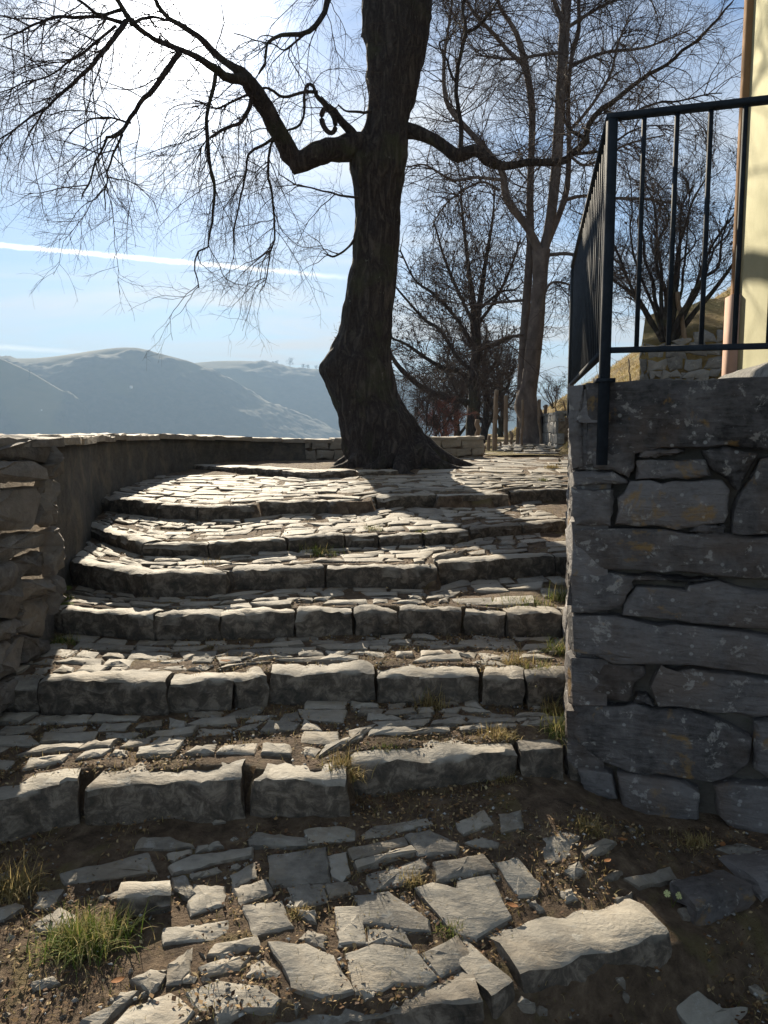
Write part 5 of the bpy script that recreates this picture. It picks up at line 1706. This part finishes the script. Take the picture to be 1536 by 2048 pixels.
gr = np.random.default_rng(17)
tufts = [  # px, py, radius m, height, count, mat, label
    (165, 1895, 0.09, 0.12, 380, 'blade', 'biggest grass tuft hanging over the soil at lower left'), (225, 1870, 0.05, 0.10, 120, 'blade', 'green grass clump right beside the biggest tuft'),
    (15, 1785, 0.07, 0.12, 240, 'dryblade', 'straw-coloured grass tuft at the left picture edge above the big tuft'),
    (1085, 1345, 0.08, 0.10, 150, 'blade', 'tall grass tuft on the second step against the right wall'), (1118, 1305, 0.05, 0.10, 120, 'blade', 'narrow grass tuft at the wall foot on the second tread'),
    (1030, 1330, 0.06, 0.09, 100, 'dryblade', 'dry tuft on the second step left of the tall tuft'), (860, 1415, 0.05, 0.12, 90, 'dryblade', 'pale dry tuft alone below the second step'),
    (635, 1108, 0.09, 0.08, 200, 'blade', 'flat green tuft at the foot of the fifth step'), (745, 1062, 0.06, 0.07, 90, 'blade', 'small tuft on the tread below the top kerb'),
    (1040, 1208, 0.13, 0.07, 220, 'blade', 'low grass patch on the third step right half'), (1122, 1200, 0.05, 0.13, 110, 'blade', 'grass tuft at the wall foot on the third step'),
    (128, 1285, 0.06, 0.06, 180, 'blade', 'fresh green cushion by the left wall foot'), (130, 1200, 0.05, 0.05, 140, 'blade', 'mossy green tuft in the corner of the left wall above the cushion'),
    (1125, 1482, 0.06, 0.12, 160, 'blade', 'grass tuft at the foot of the right wall corner'), (1108, 1425, 0.05, 0.10, 90, 'dryblade', 'dry tuft halfway along the right wall foot'),
    (690, 1535, 0.05, 0.08, 140, 'dryblade', 'rusty dry tuft in the gap between two lowest kerb blocks'), (775, 1502, 0.05, 0.04, 160, 'blade', 'short grass strip on the lowest tread behind the big kerb'),
    (1000, 1475, 0.06, 0.06, 160, 'dryblade', 'dry straw patch on the lowest tread right side'), (660, 925, 0.18, 0.12, 220, 'dryblade', 'dry grass clump at the left foot of the big tree'),
    (850, 1065, 0.05, 0.05, 60, 'blade', 'tiny tuft in a kerb joint of the fifth step'), (1010, 893, 0.15, 0.14, 120, 'blade', 'bright green tuft at the foot of the upright post'),
    (1000, 1560, 0.045, 0.06, 120, 'dryblade', 'shaded tuft below the largest kerb block'), (1180, 1660, 0.045, 0.06, 110, 'dryblade', 'shaded dry grass patch in front of the right wall'),
    (1390, 1690, 0.045, 0.06, 90, 'dryblade', 'shaded dry tuft at the right wall foot near the picture edge'), (820, 1765, 0.035, 0.05, 110, 'dryblade', 'short straw tuft between the landing slabs'),
    (905, 1865, 0.035, 0.04, 110, 'blade', 'mossy tuft below the largest landing slab'), (600, 1830, 0.035, 0.04, 110, 'dryblade', 'short straw tuft left of the small grey slab'),
    (1105, 938, 0.08, 0.08, 320, 'dryblade', 'dry grass patch on the platform against the right wall edge'), (1085, 962, 0.06, 0.06, 110, 'blade', 'small green patch on the platform near the top kerb right end'),
    (1320, 1225, 0.001, 0.001, 0, 'blade', ''), (420, 1130, 0.06, 0.06, 50, 'dryblade', 'few dry blades on the curved fourth step')]
for px, py, rad, H, n, mt, lab in tufts:
    if n == 0:
        continue
    c = onground(px, py)
    n = int(n * 1.5)
    q = gr.standard_normal((n, 2)) * rad * 0.5
    bx, by = c[0] + q[:, 0] * 1.3, c[1] + q[:, 1] * 0.8
    bz = ground_z(bx, by) - 0.006
    bz = np.maximum(np.minimum(bz, c[2] + 0.05), c[2] - 0.05)
    V, F = blades(np.stack([bx, by, bz], -1), H, gr, spread=1.25, wd=0.0024)
    tag(build('grass_tuft', V, F, M[mt], smooth=False), lab, 'grass', 'grass tufts on the steps')

def scatter(n, r, x0, x1, y0, y1):
    x = r.uniform(x0, x1, n)
    y = r.uniform(y0, y1, n)
    k = fbm(np.stack([x, y, 0 * x], -1), 3.0, 77) + 0.25 * r.standard_normal(n)
    m = (k > -0.12) & (x < 0.79 + 0.262 * (y - 3.2) + 0.9 * (y < 3.0)) & (x > -1.75 - 0.17 * np.clip(y - 4, 0, 9))
    return x[m], y[m]

# leaf litter
lt = np.random.default_rng(19)
parts = [scatter(13000, lt, -1.6, 1.7, 1.7, 3.1), scatter(9000, lt, -1.8, 1.2, 3.1, 4.3), scatter(6000, lt, -2.0, 1.5, 4.3, 6.6), scatter(4000, lt, -2.5, 2.0, 6.6, 10)]
x = np.concatenate([p[0] for p in parts])
y = np.concatenate([p[1] for p in parts])
n = len(x)
z = ground_z(x, y) + 0.007 + 0.004 * lt.random(n)
sz = lt.uniform(0.003, 0.011, n)
a = lt.uniform(0, 6.283, n)
u = np.stack([np.cos(a), np.sin(a), lt.normal(0, 0.35, n)], -1)
v = np.stack([-np.sin(a), np.cos(a), lt.normal(0, 0.35, n)], -1)
c = np.stack([x, y, z], -1)
asp = lt.uniform(0.25, 0.8, n)[:, None]
V = np.stack([c - u * sz[:, None], c - v * sz[:, None] * asp + UP * 0.002, c + u * sz[:, None], c + v * sz[:, None] * asp], 1).reshape(-1, 3)
ll = obj('leaf_litter', mesh_np('leaf_litter', V, np.arange(4 * n).reshape(-1, 4), False), M['litter'])
ll['kind'] = 'stuff'
tag(ll, 'brown leaf crumbs and bark bits strewn over the steps', 'leaf litter')
# straw and short grass in the joints
x, y = scatter(15000, lt, -1.6, 1.3, 1.7, 4.3)
x2, y2 = scatter(7000, lt, -2.4, 1.9, 4.3, 10)
x, y = np.concatenate([x, x2]), np.concatenate([y, y2])
V, F = blades(np.stack([x, y, ground_z(x, y)], -1), 0.035, lt, spread=1.5, wd=0.0014)
sg = obj('joint_grass', mesh_np('joint_grass', V, F, False), M['dryblade'])
sg['kind'] = 'stuff'
tag(sg, 'short dry grass growing in the joints of the paving', 'grass')
# gravel
x, y = scatter(2600, lt, -1.6, 1.5, 1.7, 4.5)
n = len(x)
sz = lt.uniform(0.003, 0.010, n)[:, None, None]
o = np.array([[1, 0, 0], [-1, 0, 0], [0, 1, 0], [0, -1, 0], [0, 0, .6], [0, 0, -.6]])
V = np.stack([x, y, ground_z(x, y) + 0.008], -1)[:, None, :] + o[None] * sz + lt.standard_normal((n, 6, 3)) * sz * 0.25
f = np.array([[0, 2, 4], [2, 1, 4], [1, 3, 4], [3, 0, 4], [2, 0, 5], [1, 2, 5], [3, 1, 5], [0, 3, 5]])
gv = obj('gravel', mesh_np('gravel', V.reshape(-1, 3), ((np.arange(n) * 6)[:, None, None] + f[None]).reshape(-1, 3), False), M['pebble'])
gv['kind'] = 'stuff'
tag(gv, 'small grey stone crumbs on the soil between slabs', 'gravel')
# grass on the hillside
n = 26000
y = lt.uniform(11, 38, n)
u = lt.uniform(0.1, 11, n)
x = foot_x(y) + u
V, F = blades(np.stack([x, y, hill_z(x, y) - 0.02 + 0.16 * fbm(np.stack([x, y, 0 * x], -1), 0.55, 31) * np.clip(u, 0, 1)], -1), 0.17, lt, spread=1.3, wd=0.010)
hg = obj('slope_grass', mesh_np('slope_grass', V, F, False), M['dryblade'])
hg['kind'] = 'stuff'
tag(hg, 'dry golden grass covering the slope right of the path', 'grass')
# fallen leaves
for px, py, s_, lab in ((1025, 1812, 0.022, 'orange fallen leaf beside the largest landing slab'), (1245, 1680, 0.02, 'brown fallen leaf before the right wall'), (1215, 1722, 0.018, 'curled brown leaf left of the primroses'),
                        (236, 1962, 0.02, 'pale brown leaf right of the biggest tuft'), (1445, 1690, 0.02, 'brown leaf at the right wall foot near the picture edge'), (450, 1323, 0.03, 'orange-brown leaf on the second tread')):
    c = onground(px, py, dz=0.03)
    a = gr.uniform(0, 6.28)
    t = np.linspace(0, 1, 7)
    wv = np.sin(t * np.pi) ** 0.7 * 0.55
    V = []
    for k in range(7):
        for sgn in (-1, 0, 1):
            l = (t[k] - 0.5) * 2
            V.append([l, sgn * wv[k], 0.35 * abs(sgn) * wv[k] + 0.25 * l * l])
    V = np.array(V) * s_
    V = np.stack([V[:, 0] * math.cos(a) - V[:, 1] * math.sin(a), V[:, 0] * math.sin(a) + V[:, 1] * math.cos(a), V[:, 2]], -1) + c
    tag(build('fallen_leaf', V, grid_faces(7, 3), M['leaf']), lab, 'leaf', 'fallen leaves')
# primroses
pc = onground(1345, 1815)
prim = empty('primrose', pc, 'small pale yellow primrose with two flowers behind the front kerb', 'flower')
for (px, py) in ((1333, 1803), (1357, 1807)):
    c = onground(px, py + 8)
    c = c + np.array([0, 0.0, 0.045])
    V, F = tubes(np.array([[pc, (pc + c) / 2 + [0.004, 0, 0.01], c]]), np.array([[0.0015, 0.0013, 0.0012]]), 5)
    fl = build('stalk', V, F, M['moss'], prim)
    face = norm(np.array([0.0, -0.8, 0.6]))
    ux = np.array([1.0, 0, 0])
    uy = np.cross(face, ux)
    for q in range(5):
        a = q * 2 * np.pi / 5 + 0.3
        rr_ = np.array([[0, 0], [0.35, -0.26], [0.8, -0.42], [1.0, -0.2], [0.88, 0.0], [1.0, 0.2], [0.8, 0.42], [0.35, 0.26]]) * 0.013
        V = []
        for s_, t_ in rr_:
            l, w_ = s_ * math.cos(a) - t_ * math.sin(a), s_ * math.sin(a) + t_ * math.cos(a)
            V.append(c + ux * l + uy * w_ + face * 0.12 * s_)
        build('petal', np.array(V), np.array([[0, 1, 2, 3, 4, 5, 6, 7]]), M['petal'], fl, smooth=False)
# moss cushions in the left corner
for px, py, s_, lab in ((130, 1178, 0.05, 'bright moss cushion high in the left wall corner'), (135, 1212, 0.05, 'bright moss cushion on the end of the third step')):
    c = onground(px, py)
    a = np.linspace(0, 2 * np.pi, 16, endpoint=False)
    G = np.array([[[math.cos(t) * s_ * math.cos(f), math.sin(t) * s_ * math.cos(f), s_ * 0.45 * math.sin(f)] for t in a] for f in np.linspace(-0.3, 1.5, 8)])
    G = G * (1 + 0.25 * fbm(G + c, 30, 4))[..., None]
    tag(build('moss_cushion', G.reshape(-1, 3) + c, grid_faces(8, 16, True), M['moss']), lab, 'moss', 'moss cushions')

# ------------------------------------------------------------------ haze over the valley
hv = bpy.data.materials.new('haze')
hv.use_nodes = True
t = NT(hv.node_tree)
out = t.new('ShaderNodeOutputMaterial')
pv = t.new('ShaderNodeVolumePrincipled')
pv.inputs['Color'].default_value = (0.52, 0.74, 1.0, 1)
pv.inputs['Density'].default_value = 0.00055
pv.inputs['Anisotropy'].default_value = -0.08
t.ln(pv.outputs[0], out.inputs['Volume'])
V, F = box((0, 700, 20), (14200, 14200, 292))
hz = obj('haze', mesh_np('haze', V, F, False), hv)
hz['kind'] = 'stuff'
tag(hz, 'pale blue haze filling the valley', 'haze')
